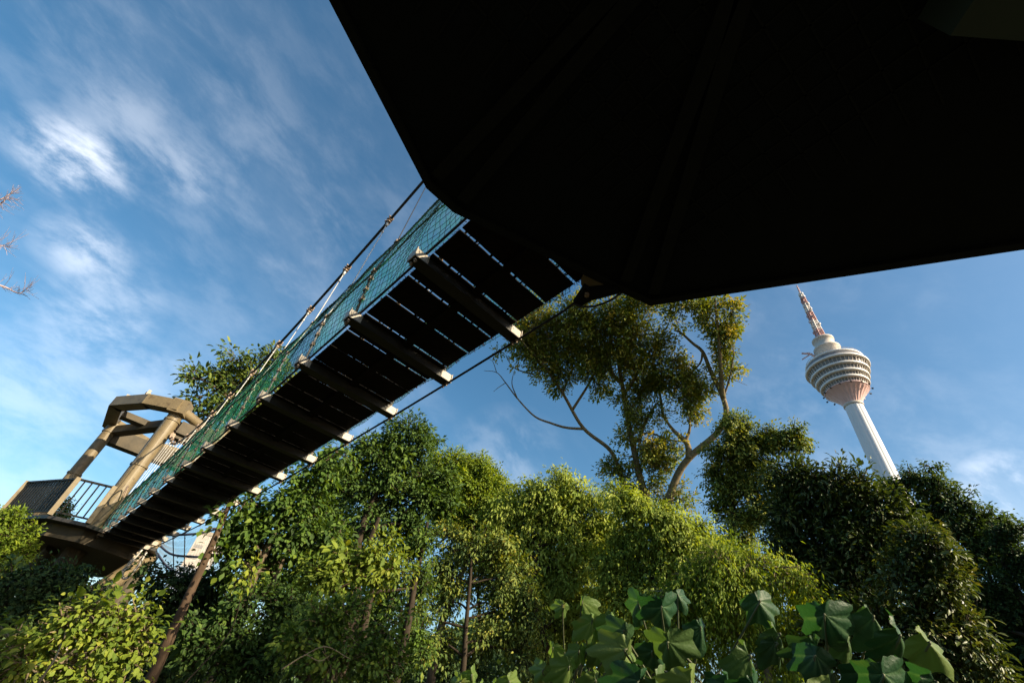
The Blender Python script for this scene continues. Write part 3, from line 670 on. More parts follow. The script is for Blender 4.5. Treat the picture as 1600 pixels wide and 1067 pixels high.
def make_tree(name, label, cat, lobes, leaf, lw, mat, bark, t0=None, base=None, cover=3.0, cl_n=22, droop=.3, seed=1, tmpl=T_LO, trunk=None, trunk_r=.16,
              limbs=True, group=None, tint_mu=.45, up=.45, spread=None, shell=.55, trunk_pts=None, extra=None, twigs=True, sunny=.75, world_lobes=None, spray=1.0, grow=1.0):
    """lobes: (u, v, ru, rv[, depth]) outlines of foliage masses as seen, each given its own real distance and size"""
    rng = np.random.default_rng(seed); LB = []
    rf_ = float(abs(np.mean([ray(l[0], l[1]) @ FWD for l in lobes]))) ** 1.4; leaf = leaf * rf_; lw = lw * rf_
    if world_lobes: LB = [(np.array(c), a_, b_) for c, a_, b_ in world_lobes]; leaf, lw = leaf / rf_, lw / rf_
    for lb in ([] if world_lobes else lobes):
        u, v, ru, rv = lb[:4]; t = t0 + (lb[4] if len(lb) > 4 else 0)
        r = ray(u, v); dep = t * (r @ FWD); sc_ = dep / FPX * (r @ FWD) ** .5
        LB.append((CAMP + r * t, ru * sc_ * grow, rv * sc_ * grow))
    cen = np.mean([l[0] for l in LB], 0)
    if base is None: base = (cen[0], cen[1])
    root = empty(name, (base[0], base[1], 0), label, cat, group)
    P = []; Dr = []; Nn = []; T = []; CS = []; tw_a = []; tw_b = []; hub = []
    sp_ = spread or leaf * 2.6
    for (c, ru, rv) in LB:
        area = PI * ru * rv; nl = COVER * cover * area / (.5 * leaf * lw); nc = max(3, int(nl / cl_n))
        # the mass is a heap of smaller puffs with gaps between them
        npf = int(np.clip(nc / 9, 5, 16)); pd = nrm(rng.normal(size=(npf, 3)) + np.array([0, 0, .15])); pr = rng.uniform(.30, .48, npf)
        pc = pd * (1.0 - pr * rng.uniform(.7, 1.15, npf))[:, None]
        j_ = rng.integers(0, npf, nc); e_ = nrm(rng.normal(size=(nc, 3)) + pd[j_] * .35 + np.array([0, 0, .25])); q_ = rng.random(nc) ** .4
        q_ = q_ * np.where(rng.random(nc) < .16, 1.35, 1.0); dl = pc[j_] + e_ * (pr[j_] * q_)[:, None]
        core = rng.random(nc) < .12; dl[core] = nrm(rng.normal(size=(core.sum(), 3))) * (rng.random(core.sum()) ** .5 * .7)[:, None]
        rad = np.linalg.norm(dl, axis=1); dv = nrm(dl * .5 + e_ * .5)
        cc = c + dl * np.array([ru, ru * .9, rv])
        ax = nrm(dv + rng.normal(size=(nc, 3)) * .35 + np.array([0, 0, -droop + .15]))
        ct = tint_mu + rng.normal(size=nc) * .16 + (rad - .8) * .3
        m = cl_n
        s = rng.random((nc, m))
        off = rng.normal(size=(nc, m, 3)) * sp_ * .38 / spray ** .5; csz = np.exp(rng.normal(size=(nc, 1)) * .22); CS.append(np.repeat(csz, m, 1).ravel())
        pos = cc[:, None, :] + ax[:, None, :] * ((s - .35) * sp_ * 1.5 * spray)[..., None] + off * (1.1 - s * .7)[..., None] - np.array([0, 0, 1.0]) * (s ** 2 * sp_ * (spray - 1) * droop)[..., None]
        d_ = nrm(ax[:, None, :] * .7 + off / sp_ * 1.8 + rng.normal(size=(nc, m, 3)) * .35 + np.array([0, 0, -droop]))
        n_ = nrm(rng.normal(size=(nc, m, 3)) * .42 + np.array([0, 0, up * 1.5]) + dv[:, None, :] * .8 + SUNV * sunny)
        P.append(pos.reshape(-1, 3)); Dr.append(d_.reshape(-1, 3)); Nn.append(n_.reshape(-1, 3)); T.append((ct[:, None] + rng.normal(size=(nc, m)) * .12).ravel())
        if twigs:
            sel = rng.random(nc) < min(1, 160 / nc); a_ = cc[sel]; tw_b.append(a_ + ax[sel] * sp_ * .6); tw_a.append(c + (a_ - c) * .45)
    P = np.concatenate(P); Dr = np.concatenate(Dr); Nn = np.concatenate(Nn); T = np.clip(np.concatenate(T), 0, 1); n = len(P)
    keep = P[:, 2] > .1
    P, Dr, Nn, T = P[keep], Dr[keep], Nn[keep], T[keep]; n = len(P)
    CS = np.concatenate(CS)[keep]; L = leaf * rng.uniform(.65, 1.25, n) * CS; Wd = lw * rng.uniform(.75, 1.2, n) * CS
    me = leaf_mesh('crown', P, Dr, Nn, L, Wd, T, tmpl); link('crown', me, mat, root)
    mb = MB()
    top = trunk_pts[-1] if trunk_pts else None
    if trunk_pts is None:
        zc_ = cen[2]; hgt = max(l[0][2] for l in LB)
        w_ = rng.normal(size=2) * .04 * hgt
        trunk_pts = [np.array([base[0], base[1], -.1]), np.array([base[0] + w_[0], base[1] + w_[1], zc_ * .4]), np.array([(base[0] + cen[0]) / 2 - w_[0], (base[1] + cen[1]) / 2 - w_[1], zc_ * .75]), np.array([cen[0], cen[1], (zc_ + hgt) / 2])]
    tp = catmull(trunk_pts, 6); R = [trunk_r * (1 - .7 * k / (len(tp) - 1)) for k in range(len(tp))]
    mb.tube(tp, R, 10)
    tr = mb.build('trunk', bark, root, True)
    mb = MB(); any_ = False
    if limbs:
        for (c, ru, rv) in LB:
            j = min(range(len(tp)), key=lambda q: np.linalg.norm(tp[q] - c) + (2.0 if tp[q][2] > c[2] - .3 * rv else 0)); a = tp[j]
            if np.linalg.norm(c - a) < .2: continue
            mid = (a + c) / 2 + rng.normal(size=3) * .08 * np.linalg.norm(c - a) + np.array([0, 0, .05 * np.linalg.norm(c - a)])
            pts = catmull([a, mid, c], 5); r0 = min(R[j] * .6, trunk_r * .45); mb.tube(pts, [r0 * (1 - .65 * k / (len(pts) - 1)) for k in range(len(pts))], 6); any_ = True
    if twigs:
        A_ = np.concatenate(tw_a); B_ = np.concatenate(tw_b); tri_tubes(mb, A_, B_, max(.012, trunk_r * .09), max(.006, trunk_r * .04)); any_ = True
    if extra:
        for pts, r0, r1 in extra:
            q = catmull(pts, 7); mb.tube(q, [r0 + (r1 - r0) * k / (len(q) - 1) for k in range(len(q))], 8); any_ = True
    if any_: mb.build('branches', bark, root, True)
    return root
# ------------------------------------------------------------------ trees and plants
# tall limby tree in the middle
bt = 31
def A_(u, v, dt=0): return at(u, v, bt + dt)
gb = (A_(1020, 800)[0], A_(1020, 800)[1])
make_tree('rain_tree', 'tall old tree with long bare forking limbs and olive gold leaves', 'tree',
    [(845, 505, 30, 32), (822, 545, 24, 22), (860, 560, 32, 26), (885, 520, 38, 30), (905, 485, 34, 26), (930, 540, 44, 36), (925, 590, 40, 22), (878, 600, 22, 14),
     (960, 490, 44, 30), (985, 520, 44, 34), (965, 560, 36, 34), (1010, 480, 44, 28), (1020, 545, 34, 26), (1050, 490, 34, 18), (1085, 478, 30, 16), (1105, 495, 22, 20), (1135, 500, 26, 26), (1140, 535, 24, 28), (1135, 575, 20, 26),
     (1040, 575, 34, 26), (1075, 595, 30, 24), (1100, 615, 22, 20), (1060, 630, 34, 20), (1030, 610, 34, 22), (995, 590, 30, 22), (1015, 650, 28, 16), (1085, 645, 22, 10),
     (985, 625, 22, 30), (975, 680, 16, 16), (990, 660, 16, 22), (1000, 695, 20, 16), (935, 515, 26, 22), (812, 522, 26, 24), (838, 558, 28, 22), (868, 530, 34, 28), (884, 572, 32, 24), (908, 555, 32, 26), (832, 480, 26, 20), (1048, 600, 30, 22), (1120, 520, 18, 22), (1120, 470, 22, 10), (1000, 715, 44, 24), (1030, 740, 34, 26), (975, 740, 30, 20), (1000, 775, 40, 24), (1040, 700, 24, 16), (780, 548, 10, 6), (1060, 780, 26, 22)],
    .24, .12, M['leaf_gold'], M['bark_pale'], t0=bt, base=gb, cover=2.4, cl_n=26, droop=.25, seed=11, trunk_r=.30, limbs=False, tint_mu=.55, shell=.3, spread=.62, grow=1.1,
    trunk_pts=[np.array([gb[0], gb[1], -.1]), A_(1030, 860), A_(1015, 800), A_(1000, 745), A_(990, 700), A_(980, 650), A_(972, 600), A_(965, 550), A_(970, 505)],
    extra=[([A_(1012, 800, .3), A_(985, 775, .3), A_(971, 746, .3), A_(954, 704, .2), A_(911, 668, 0), A_(879, 614, -.3), A_(847, 568, -.6), A_(818, 536, -.8), A_(812, 515, -.8)], .20, .05),
           ([A_(913, 670), A_(885, 668), A_(861, 661), A_(835, 650), A_(808, 622, .4), A_(790, 598, .5), A_(776, 582, .6), A_(756, 579, .8)], .10, .015),
           ([A_(808, 622, .4), A_(800, 600, .4), A_(803, 580, .4)], .05, .015), ([A_(776, 582, .6), A_(770, 565, .6), A_(762, 560, .6)], .03, .012), ([A_(790, 598, .5), A_(778, 606, .5), A_(771, 612, .5)], .03, .01),
           ([A_(835, 585), A_(815, 580), A_(800, 572), A_(790, 555)], .06, .015),
           ([A_(1030, 860), A_(1040, 800, -.3), A_(1057, 746, -.4), A_(1078, 714, -.5), A_(1118, 679, -.5), A_(1134, 650, -.5), A_(1130, 622, -.4), A_(1110, 579, 0), A_(1098, 550, 0), A_(1082, 536, 0), A_(1064, 520, .2), A_(1053, 516, .3)], .27, .05),
           ([A_(1130, 622, -.4), A_(1127, 590, -.5), A_(1123, 529, -.6), A_(1119, 490, -.6), A_(1117, 464, -.6)], .17, .03),
           ([A_(1077, 716, -.5), A_(1073, 692, -.4), A_(1052, 672, 0), A_(1036, 650, .3)], .24, .06), ([A_(1071, 690, -.4), A_(1078, 668, -.2), A_(1075, 640, 0)], .12, .04),
           ([A_(1098, 550), A_(1092, 570), A_(1060, 600), A_(1050, 620)], .08, .02),
           ([A_(975, 615), A_(990, 595), A_(1010, 555), A_(1040, 530)], .14, .03), ([A_(972, 600), A_(955, 580), A_(945, 540), A_(925, 505)], .16, .03), ([A_(998, 690), A_(1008, 660), A_(1020, 640), A_(1030, 625)], .14, .04),
           ([A_(990, 690), A_(1012, 676), A_(1040, 685), A_(1065, 690)], .07, .04), ([A_(1144, 570), A_(1160, 575), A_(1170, 568)], .02, .008), ([A_(1140, 590), A_(1158, 598), A_(1168, 602)], .02, .008),
           ([A_(968, 580), A_(985, 540), A_(992, 500), A_(1000, 478)], .10, .03), ([A_(894, 641, -.15), A_(925, 590), A_(935, 550), A_(950, 500)], .10, .03), ([A_(879, 614), A_(895, 570), A_(890, 530), A_(900, 490)], .08, .02),
           ([A_(1036, 650, .3), A_(1030, 610, .3), A_(1020, 570, .3), A_(1030, 530, .3)], .10, .03), ([A_(1130, 622, -.4), A_(1140, 590, -.4), A_(1146, 550, -.4), A_(1140, 510, -.4)], .07, .02), ([A_(847, 568, -.6), A_(860, 540, -.5), A_(850, 510, -.5)], .06, .02),
           ([A_(955, 530), A_(950, 510), A_(960, 545), A_(975, 560)], .06, .03)])
make_tree('vine_draped_tree', 'leaning tree smothered in hanging vines with one arm reaching right towards the tower', 'tree',
    [(1148, 665, 34, 26), (1135, 700, 36, 30), (1165, 700, 34, 30), (1130, 745, 36, 36), (1160, 750, 30, 40), (1145, 800, 40, 40), (1190, 690, 26, 18), (1215, 682, 28, 18), (1240, 678, 24, 18), (1255, 690, 14, 12), (1228, 700, 26, 12),
     (1195, 760, 34, 26), (1190, 800, 34, 30), (1218, 770, 14, 16), (1140, 850, 50, 30), (1190, 720, 24, 12)],
    .20, .11, M['leaf_gold'], M['bark_dark'], t0=27, cover=3.6, cl_n=20, droop=.8, seed=12, trunk_r=.3, tint_mu=.40, shell=.35, limbs=False,
    trunk_pts=[at(1150, 1010, 27) * [1, 1, 0], at(1150, 950, 27), at(1145, 800, 27), at(1140, 700, 27)], extra=[([at(1140, 730, 27), at(1170, 705, 27), at(1210, 690, 27), at(1250, 680, 27)], .16, .03), ([at(1120, 790, 27), at(1160, 772, 26.8), at(1210, 762, 26.6), at(1230, 750, 26.6)], .10, .03)])
# pale green crowns in the middle
pl = dict(t0=20, cover=4.2, cl_n=20, droop=.9, tmpl=T_LO, spray=1.6)
make_tree('pale_crowned_tree', 'broad pale green crown of drooping tufts below the left limb of the tall tree', 'tree',
    [(850, 775, 40, 30), (885, 765, 42, 28), (815, 790, 26, 32), (835, 820, 40, 34), (880, 810, 48, 34), (925, 795, 36, 32), (900, 850, 50, 34), (850, 870, 50, 40), (945, 835, 40, 34), (800, 830, 26, 34), (905, 900, 50, 36), (860, 930, 44, 40), (800, 880, 40, 34), (930, 940, 50, 34), (880, 975, 60, 34), (770, 850, 30, 26), (790, 795, 26, 24), (770, 815, 24, 24)],
    .19, .085, M['leaf_pale'], M['bark_dark'], seed=21, tint_mu=.55, trunk_r=.2, **pl)
make_tree('pale_slender_tree', 'pale green crown with a narrow peaked top right of centre below the forked limbs', 'tree',
    [(968, 770, 24, 22), (985, 800, 32, 30), (1020, 800, 30, 26), (1050, 815, 36, 26), (1085, 830, 34, 26), (1010, 845, 44, 34), (1060, 860, 50, 34), (980, 860, 36, 40), (1100, 870, 36, 30), (1020, 900, 56, 40), (980, 930, 50, 40), (1080, 910, 46, 34), (1030, 960, 60, 34), (950, 890, 34, 34)],
    .17, .075, M['leaf_pale'], M['bark_dark'], seed=22, tint_mu=.45, trunk_r=.18, **dict(pl, t0=18))
make_tree('weeping_tree', 'bright lime weeping tree with arching feathery branches beside the dark glossy trees', 'tree',
    [(1130, 870, 50, 22), (1175, 878, 46, 22), (1215, 890, 40, 20), (1245, 905, 30, 16), (1100, 905, 50, 30), (1150, 915, 50, 30), (1195, 930, 46, 26), (1060, 930, 44, 30), (1120, 960, 60, 40), (1190, 985, 40, 40), (1215, 1010, 30, 40), (1060, 970, 40, 30), (1262, 915, 16, 10)],
    .13, .045, M['leaf_lime'], M['bark_pale'], t0=11, cover=4.6, cl_n=26, droop=1.1, seed=23, tint_mu=.42, trunk_r=.12, spread=.30, spray=2.4)
make_tree('yellow_green_tree', 'rounded yellow green crown peeking over the deep green tree left of centre', 'tree',
    [(700, 730, 36, 26), (735, 728, 30, 26), (755, 750, 28, 26), (720, 765, 44, 30), (770, 785, 36, 34), (745, 800, 44, 30), (700, 800, 30, 30), (790, 815, 26, 30), (670, 755, 30, 26), (775, 760, 22, 20), (760, 830, 40, 26), (720, 820, 36, 24)],
    .16, .07, M['leaf_lime'], M['bark'], t0=22, cover=4.4, cl_n=22, droop=.4, seed=24, tint_mu=.30, trunk_r=.2)
make_tree('peaked_green_tree', 'tall deep green tree with a pointed top rising beside the underside of the footbridge', 'tree',
    [(640, 672, 24, 20), (620, 690, 30, 22), (655, 700, 30, 28), (585, 710, 38, 26), (545, 730, 36, 26), (610, 740, 48, 32), (670, 745, 36, 32), (560, 770, 50, 30), (640, 785, 54, 34), (690, 780, 26, 28), (520, 760, 36, 26), (590, 815, 54, 30), (650, 830, 44, 30), (500, 800, 36, 26)],
    .17, .085, M['leaf_deep'], M['bark_dark'], t0=17, cover=4.6, cl_n=22, droop=.35, seed=25, tint_mu=.5, trunk_r=.22,
    extra=[([at(575, 850, 15.6), at(585, 825, 15.6), at(592, 808, 15.6)], .09, .06)])
make_tree('broadleaf_tree', 'leafy green tree with larger leaves growing right under the far half of the footbridge', 'tree',
    [(470, 760, 34, 26), (440, 790, 34, 28), (410, 800, 30, 26), (480, 800, 40, 30), (430, 840, 50, 30), (385, 835, 26, 26), (480, 850, 44, 30), (380, 880, 34, 30), (440, 890, 44, 28), (520, 850, 36, 30), (500, 730, 26, 20), (530, 710, 24, 16), (362, 838, 16, 24), (352, 868, 16, 16), (385, 800, 20, 16)],
    .17, .10, M['leaf_green'], M['bark'], t0=12.5, cover=4.0, cl_n=16, droop=.45, seed=26, tint_mu=.40, trunk_r=.15, tmpl=T_MID,
    extra=[([at(420, 960, 12), at(428, 910, 12), at(445, 870, 12.2)], .06, .035)])
make_tree('sunlit_sapling', 'young tree with sunlit yellow green tufts in the middle of the thicket', 'tree',
    [(560, 880, 46, 26), (600, 865, 36, 24), (620, 890, 30, 20), (540, 910, 40, 20), (580, 905, 36, 20), (505, 895, 26, 20)],
    .15, .08, M['leaf_bush'], M['bark_red'], t0=11, cover=3.2, cl_n=16, droop=.5, seed=27, tint_mu=.5, trunk_r=.07, tmpl=T_MID, extra=[([at(520, 925, 10.6), at(545, 912, 10.6), at(560, 921, 10.6)], .02, .012)])
make_tree('thicket_shrub', 'sunlit green shrub low in the thicket above the bottom edge left of centre', 'shrub',
    [(500, 975, 40, 26), (540, 960, 34, 26), (470, 1000, 40, 30), (560, 1000, 40, 34), (520, 1040, 60, 30), (610, 985, 26, 34), (600, 1040, 40, 30)],
    .12, .07, M['leaf_green'], M['bark_pale'], t0=9, cover=3.0, cl_n=14, droop=.4, seed=28, tint_mu=.55, trunk_r=.05, tmpl=T_MID,
    extra=[([at(440, 1045, 8.2), at(478, 1022, 8.2), at(510, 1010, 8.2), at(548, 1030, 8.3)], .009, .005), ([at(478, 1022, 8.2), at(500, 1032, 8.2), at(520, 1020, 8.2)], .006, .003)])
make_tree('shaded_understorey_tree', 'dim green understorey tree between the leaning trunk and the sunlit shrub', 'tree',
    [(400, 940, 40, 30), (370, 985, 44, 34), (430, 980, 36, 34), (330, 1030, 50, 34), (400, 1045, 60, 34), (300, 985, 30, 34), (460, 940, 36, 26)],
    .13, .07, M['leaf_deep'], M['bark_dark'], t0=10.5, cover=3.6, cl_n=14, droop=.4, seed=29, tint_mu=.42, trunk_r=.07, tmpl=T_MID)
make_tree('hanging_leaf_tree', 'slim dark trunked tree with hanging olive leaves against gaps of sky at centre', 'tree',
    [(700, 850, 36, 26), (745, 850, 36, 30), (790, 870, 34, 30), (760, 900, 34, 28), (690, 895, 30, 24), (810, 910, 34, 34), (780, 950, 36, 34), (700, 940, 26, 30), (830, 960, 40, 40), (765, 1000, 30, 34), (690, 1000, 30, 34), (820, 1020, 50, 40), (650, 960, 26, 30)],
    .15, .07, M['leaf_gold'], M['bark_dark'], t0=15, cover=2.6, cl_n=16, droop=.8, seed=30, tint_mu=.36, trunk_r=.10, limbs=True,
    trunk_pts=[at(722, 1060, 14.6) * [1, 1, 0], at(722, 1060, 14.6), at(728, 980, 14.6), at(735, 900, 14.7), at(738, 840, 15)])
make_tree('double_trunk_tree', 'dark trunk forking in the thicket with sparse lower leaves left of the slim tree', 'tree',
    [(640, 870, 34, 24), (665, 905, 30, 24), (620, 930, 26, 26), (655, 840, 30, 20), (600, 960, 26, 26), (650, 1010, 30, 40), (580, 940, 20, 16)],
    .14, .07, M['leaf_green'], M['bark_dark'], t0=13.5, cover=2.4, cl_n=16, droop=.5, seed=31, tint_mu=.45, trunk_r=.12,
    trunk_pts=[at(620, 1060, 13) * [1, 1, 0], at(622, 1050, 13), at(640, 960, 13.2), at(650, 900, 13.3), at(662, 850, 13.5), at(668, 815, 13.5)],
    extra=[([at(560, 1040, 12.4), at(572, 960, 12.4), at(582, 925, 12.5), at(592, 905, 12.5)], .10, .06), ([at(533, 1030, 12.4), at(545, 970, 12.4), at(556, 930, 12.5)], .07, .05), ([at(582, 925, 12.5), at(610, 922, 12.6), at(645, 918, 12.8)], .05, .02)])
# the dark glossy group on the right
make_tree('glossy_dark_tree', 'big dark glossy leaved tree in front of the foot of the white tower', 'tree',
    [(1230, 750, 30, 20), (1265, 745, 34, 22), (1305, 748, 36, 24), (1345, 755, 34, 24), (1225, 790, 34, 34), (1280, 795, 48, 40), (1340, 800, 48, 40), (1385, 800, 34, 34), (1240, 850, 46, 44), (1310, 860, 60, 50), (1380, 860, 50, 46), (1270, 920, 40, 50), (1340, 930, 60, 50), (1425, 835, 30, 30)],
    .21, .075, M['leaf_glossy'], M['bark_dark'], t0=15, cover=4.6, cl_n=18, droop=.25, seed=41, tint_mu=.36, trunk_r=.25, tmpl=T_MID)
make_tree('bronze_leaf_tree', 'dark tree with bronze glinting leaves sloping down to the bottom right', 'tree',
    [(1440, 850, 36, 34), (1475, 880, 34, 34), (1420, 905, 46, 40), (1480, 930, 36, 40), (1440, 970, 60, 46), (1510, 985, 36, 40), (1380, 985, 50, 46), (1500, 1040, 50, 40), (1555, 1050, 30, 30), (1420, 1045, 70, 40), (1310, 1010, 60, 40)],
    .17, .065, M['leaf_glossy'], M['bark_dark'], t0=11, cover=4.4, cl_n=18, droop=.35, seed=42, tint_mu=.55, trunk_r=.16, tmpl=T_MID)
make_tree('ivy_clad_tree', 'ivy covered dark tree mass to the right of the white tower foot', 'tree',
    [(1425, 742, 26, 14), (1405, 765, 34, 18), (1455, 765, 36, 18), (1440, 800, 46, 30), (1495, 790, 36, 24), (1500, 830, 46, 34), (1540, 815, 34, 26), (1545, 860, 44, 40), (1520, 910, 40, 50), (1455, 730, 16, 5)],
    .20, .11, M['leaf_ivy'], M['bark_dark'], t0=23, cover=4.8, cl_n=20, droop=.6, seed=43, tint_mu=.5, trunk_r=.3)
make_tree('shaded_ivy_tree', 'shadowy ivy hung tree at the far right edge under a wisp of cloud', 'tree',
    [(1580, 835, 34, 24), (1595, 875, 44, 40), (1565, 930, 50, 40), (1600, 960, 50, 40), (1560, 985, 34, 34), (1620, 1010, 60, 40), (1590, 1040, 40, 34), (1640, 900, 50, 60)],
    .17, .10, M['leaf_ivy'], M['bark_dark'], t0=19, cover=4.6, cl_n=20, droop=.6, seed=44, tint_mu=.34, trunk_r=.25)
# left side
make_tree('tower_top_tree', 'dark leafy treetop showing above the bridge tower against the sky', 'tree',
    [(370, 560, 20, 14), (345, 580, 26, 18), (395, 578, 22, 18), (315, 592, 22, 14), (375, 605, 34, 24), (330, 620, 34, 18), (405, 610, 26, 24), (310, 640, 26, 12), (350, 650, 36, 20), (425, 565, 18, 22), (440, 600, 26, 24), (395, 650, 34, 26), (370, 700, 50, 30), (300, 588, 12, 8)],
    .30, .15, M['leaf_gold'], M['bark'], t0=27, cover=3.0, cl_n=14, droop=.2, seed=51, tint_mu=.26, trunk_r=.28, tmpl=T_MID)
make_tree('golden_hedge_tree', 'sunlit golden green tree at the left edge beside the tower platform', 'tree',
    [(10, 815, 26, 18), (-20, 830, 40, 30), (25, 840, 26, 24), (5, 870, 40, 26), (-30, 890, 50, 40), (30, 870, 16, 20)],
    .16, .07, M['leaf_lime'], M['bark'], t0=18, cover=4.4, cl_n=20, droop=.3, seed=52, tint_mu=.25, trunk_r=.2)
make_tree('distant_hazy_tree', 'small bluish treetop peeping up behind the tower railing', 'tree',
    [(65, 785, 18, 12), (50, 800, 20, 12), (85, 790, 16, 16), (75, 810, 30, 14), (105, 800, 20, 16), (40, 815, 20, 14), (95, 830, 40, 16)],
    .26, .13, M['leaf_ivy'], M['bark'], t0=36, cover=2.6, cl_n=16, droop=.3, seed=53, tint_mu=.7, trunk_r=.3)
make_tree('shaded_shrub_mass', 'dark creeper covered shrub crowding under the tower platform at left', 'shrub',
    [(20, 915, 40, 26), (60, 920, 40, 24), (90, 950, 44, 26), (10, 955, 50, 30), (60, 985, 50, 30), (-20, 1000, 40, 40), (130, 955, 30, 20), (95, 905, 34, 18), (130, 905, 30, 16), (65, 895, 24, 14), (150, 925, 24, 16)],
    .16, .10, M['leaf_ivy'], M['bark_dark'], t0=12.5, cover=4.2, cl_n=16, droop=.4, seed=54, tint_mu=.40, trunk_r=.08, tmpl=T_MID)
make_tree('yellow_leaf_bush', 'sunlit bush of broad yellow green leaves in the bottom left corner', 'bush',
    [(130, 955, 44, 22), (180, 965, 44, 22), (215, 960, 26, 18), (100, 985, 50, 24), (165, 1000, 50, 26), (210, 1000, 34, 24), (60, 1000, 36, 20), (40, 1040, 50, 26), (110, 1045, 50, 24), (130, 1075, 60, 24), (225, 985, 20, 14), (0, 1060, 40, 30), (200, 1035, 30, 14), (20, 1000, 30, 14)],
    .125, .078, M['leaf_bush'], M['bark_pale'], t0=7.2, cover=2.9, cl_n=9, droop=.55, seed=55, tint_mu=.50, trunk_r=.04, tmpl=T_MID, up=.9, spread=.24,
    extra=[([at(60, 1067, 6.6), at(85, 1030, 6.6), at(96, 1005, 6.7)], .012, .006)])
make_tree('young_yellow_sprig', 'spray of bright yellow leaves hanging beside the leaning trunk', 'shrub',
    [(378, 898, 16, 9), (392, 890, 10, 8), (368, 912, 10, 8)], .13, .08, M['leaf_bush'], M['bark_dark'], t0=9, cover=2.4, cl_n=8, droop=.6, seed=56, tint_mu=.6, trunk_r=.013, tmpl=T_MID,
    extra=[([at(365, 915, 9), at(352, 925, 9), at(356, 936, 9), at(362, 938, 9)], .006, .004)])
make_tree('dark_hollow_tree', 'very dark tree filling the hollow between the tower brace and the leaning trunk', 'tree',
    [(275, 905, 44, 18), (320, 915, 40, 20), (240, 925, 34, 18), (290, 950, 50, 30), (240, 970, 34, 30), (345, 950, 40, 30), (250, 1020, 50, 40), (310, 1000, 50, 34), (225, 890, 16, 12), (355, 900, 30, 16)],
    .16, .09, M['leaf_ivy'], M['bark_dark'], t0=14, cover=4.0, cl_n=16, droop=.5, seed=57, tint_mu=.22, trunk_r=.14)
_d = at(258, 1012, 10) - at(285, 952, 10); LT = at(258, 1012, 10) + _d * (at(258, 1012, 10)[2] / -_d[2])
make_tree('leaning_trunk_tree', 'leaning reddish brown bare trunk slanting up to the underside of the footbridge', 'tree',
    [(352, 800, 10, 6), (380, 790, 18, 10), (345, 825, 8, 8), (330, 860, 7, 6)], .14, .085, M['leaf_green'], M['bark_red'], t0=10, cover=2.0, cl_n=8, droop=.6, seed=58, tint_mu=.4, limbs=False, trunk_r=.10, tmpl=T_MID,
    base=tuple(LT[:2]),
    trunk_pts=[LT, (LT + at(258, 1012, 10)) / 2, at(258, 1012, 10), at(285, 952, 10), at(318, 880, 10.1), at(338, 835, 10.2), at(362, 782, 10.4), at(392, 740, 10.8)])
# trees filling in behind
for k, (nm, lab, lobes, t, mu, sd_, mt) in enumerate([
    ('background_tree', 'dim green tree seen through the thicket behind the slim dark trunk', [(740, 880, 60, 30), (680, 920, 60, 30), (800, 930, 60, 40), (720, 1050, 70, 30), (850, 1000, 60, 50), (650, 1000, 40, 50)], 27, .45, 61, 'leaf_ivy'),
    ('background_tree', 'dim tree far behind the broadleaf tree under the bridge', [(520, 880, 60, 40), (440, 900, 60, 40), (580, 930, 60, 50), (480, 980, 70, 50), (560, 1030, 70, 40), (420, 1030, 60, 40), (530, 820, 60, 40)], 24, .35, 62, 'leaf_deep'),
    ('background_tree', 'dark tree backing the pale crowns at centre right', [(950, 880, 60, 50), (1040, 920, 60, 50), (1120, 880, 60, 40), (930, 980, 70, 50), (1040, 1010, 80, 50), (1150, 960, 60, 50), (860, 920, 50, 40)], 25, .40, 63, 'leaf_deep'),
    ('background_tree', 'dark tree in the depth behind the glossy tree at right', [(1250, 900, 60, 50), (1350, 900, 70, 60), (1280, 1000, 80, 50), (1450, 980, 80, 60), (1540, 960, 50, 60), (1200, 1010, 50, 50)], 28, .3, 64, 'leaf_ivy'),
    ('background_tree', 'dark tree standing behind the tower foot and its braces', [(60, 960, 60, 40), (150, 1000, 70, 40), (240, 975, 40, 30), (20, 1020, 60, 40), (320, 975, 60, 36)], 29, .3, 65, 'leaf_ivy')]):
    make_tree(nm, lab, 'tree', lobes, .22, .12, M[mt], M['bark_dark'], t0=t, cover=3.2, cl_n=20, droop=.4, seed=sd_, tint_mu=mu, trunk_r=.25)

# far-off wood closing the view low down
def far_wood():
    rng = np.random.default_rng(77); P = []; n = 80000
    az_ = rng.uniform(-1.15, 1.25, n); R = rng.uniform(46, 75, n); hmax = 9.0 + 1.8 * np.sin(az_ * 9) + 1.2 * np.sin(az_ * 23 + 1)
    hmax = np.where(az_ < -.35, hmax * .45, hmax); z = rng.random(n) ** .7 * hmax * (R / 60)
    P = np.stack([R * np.sin(az_), R * np.cos(az_), z + .2], 1)
    D_ = nrm(rng.normal(size=(n, 3)) + [0, 0, -.3]); N_ = nrm(rng.normal(size=(n, 3)) + [0, 0, 1])
    me = leaf_mesh('distant_wood', P, D_, N_, rng.uniform(.5, .9, n), rng.uniform(.3, .5, n), np.clip(rng.normal(.35, .15, n), 0, 1), T_LO)
    tag(link('distant_wood', me, M['leaf_ivy']), 'dark far-off wood reading as one mass behind all the nearer trees', 'wood', kind='stuff')
far_wood()

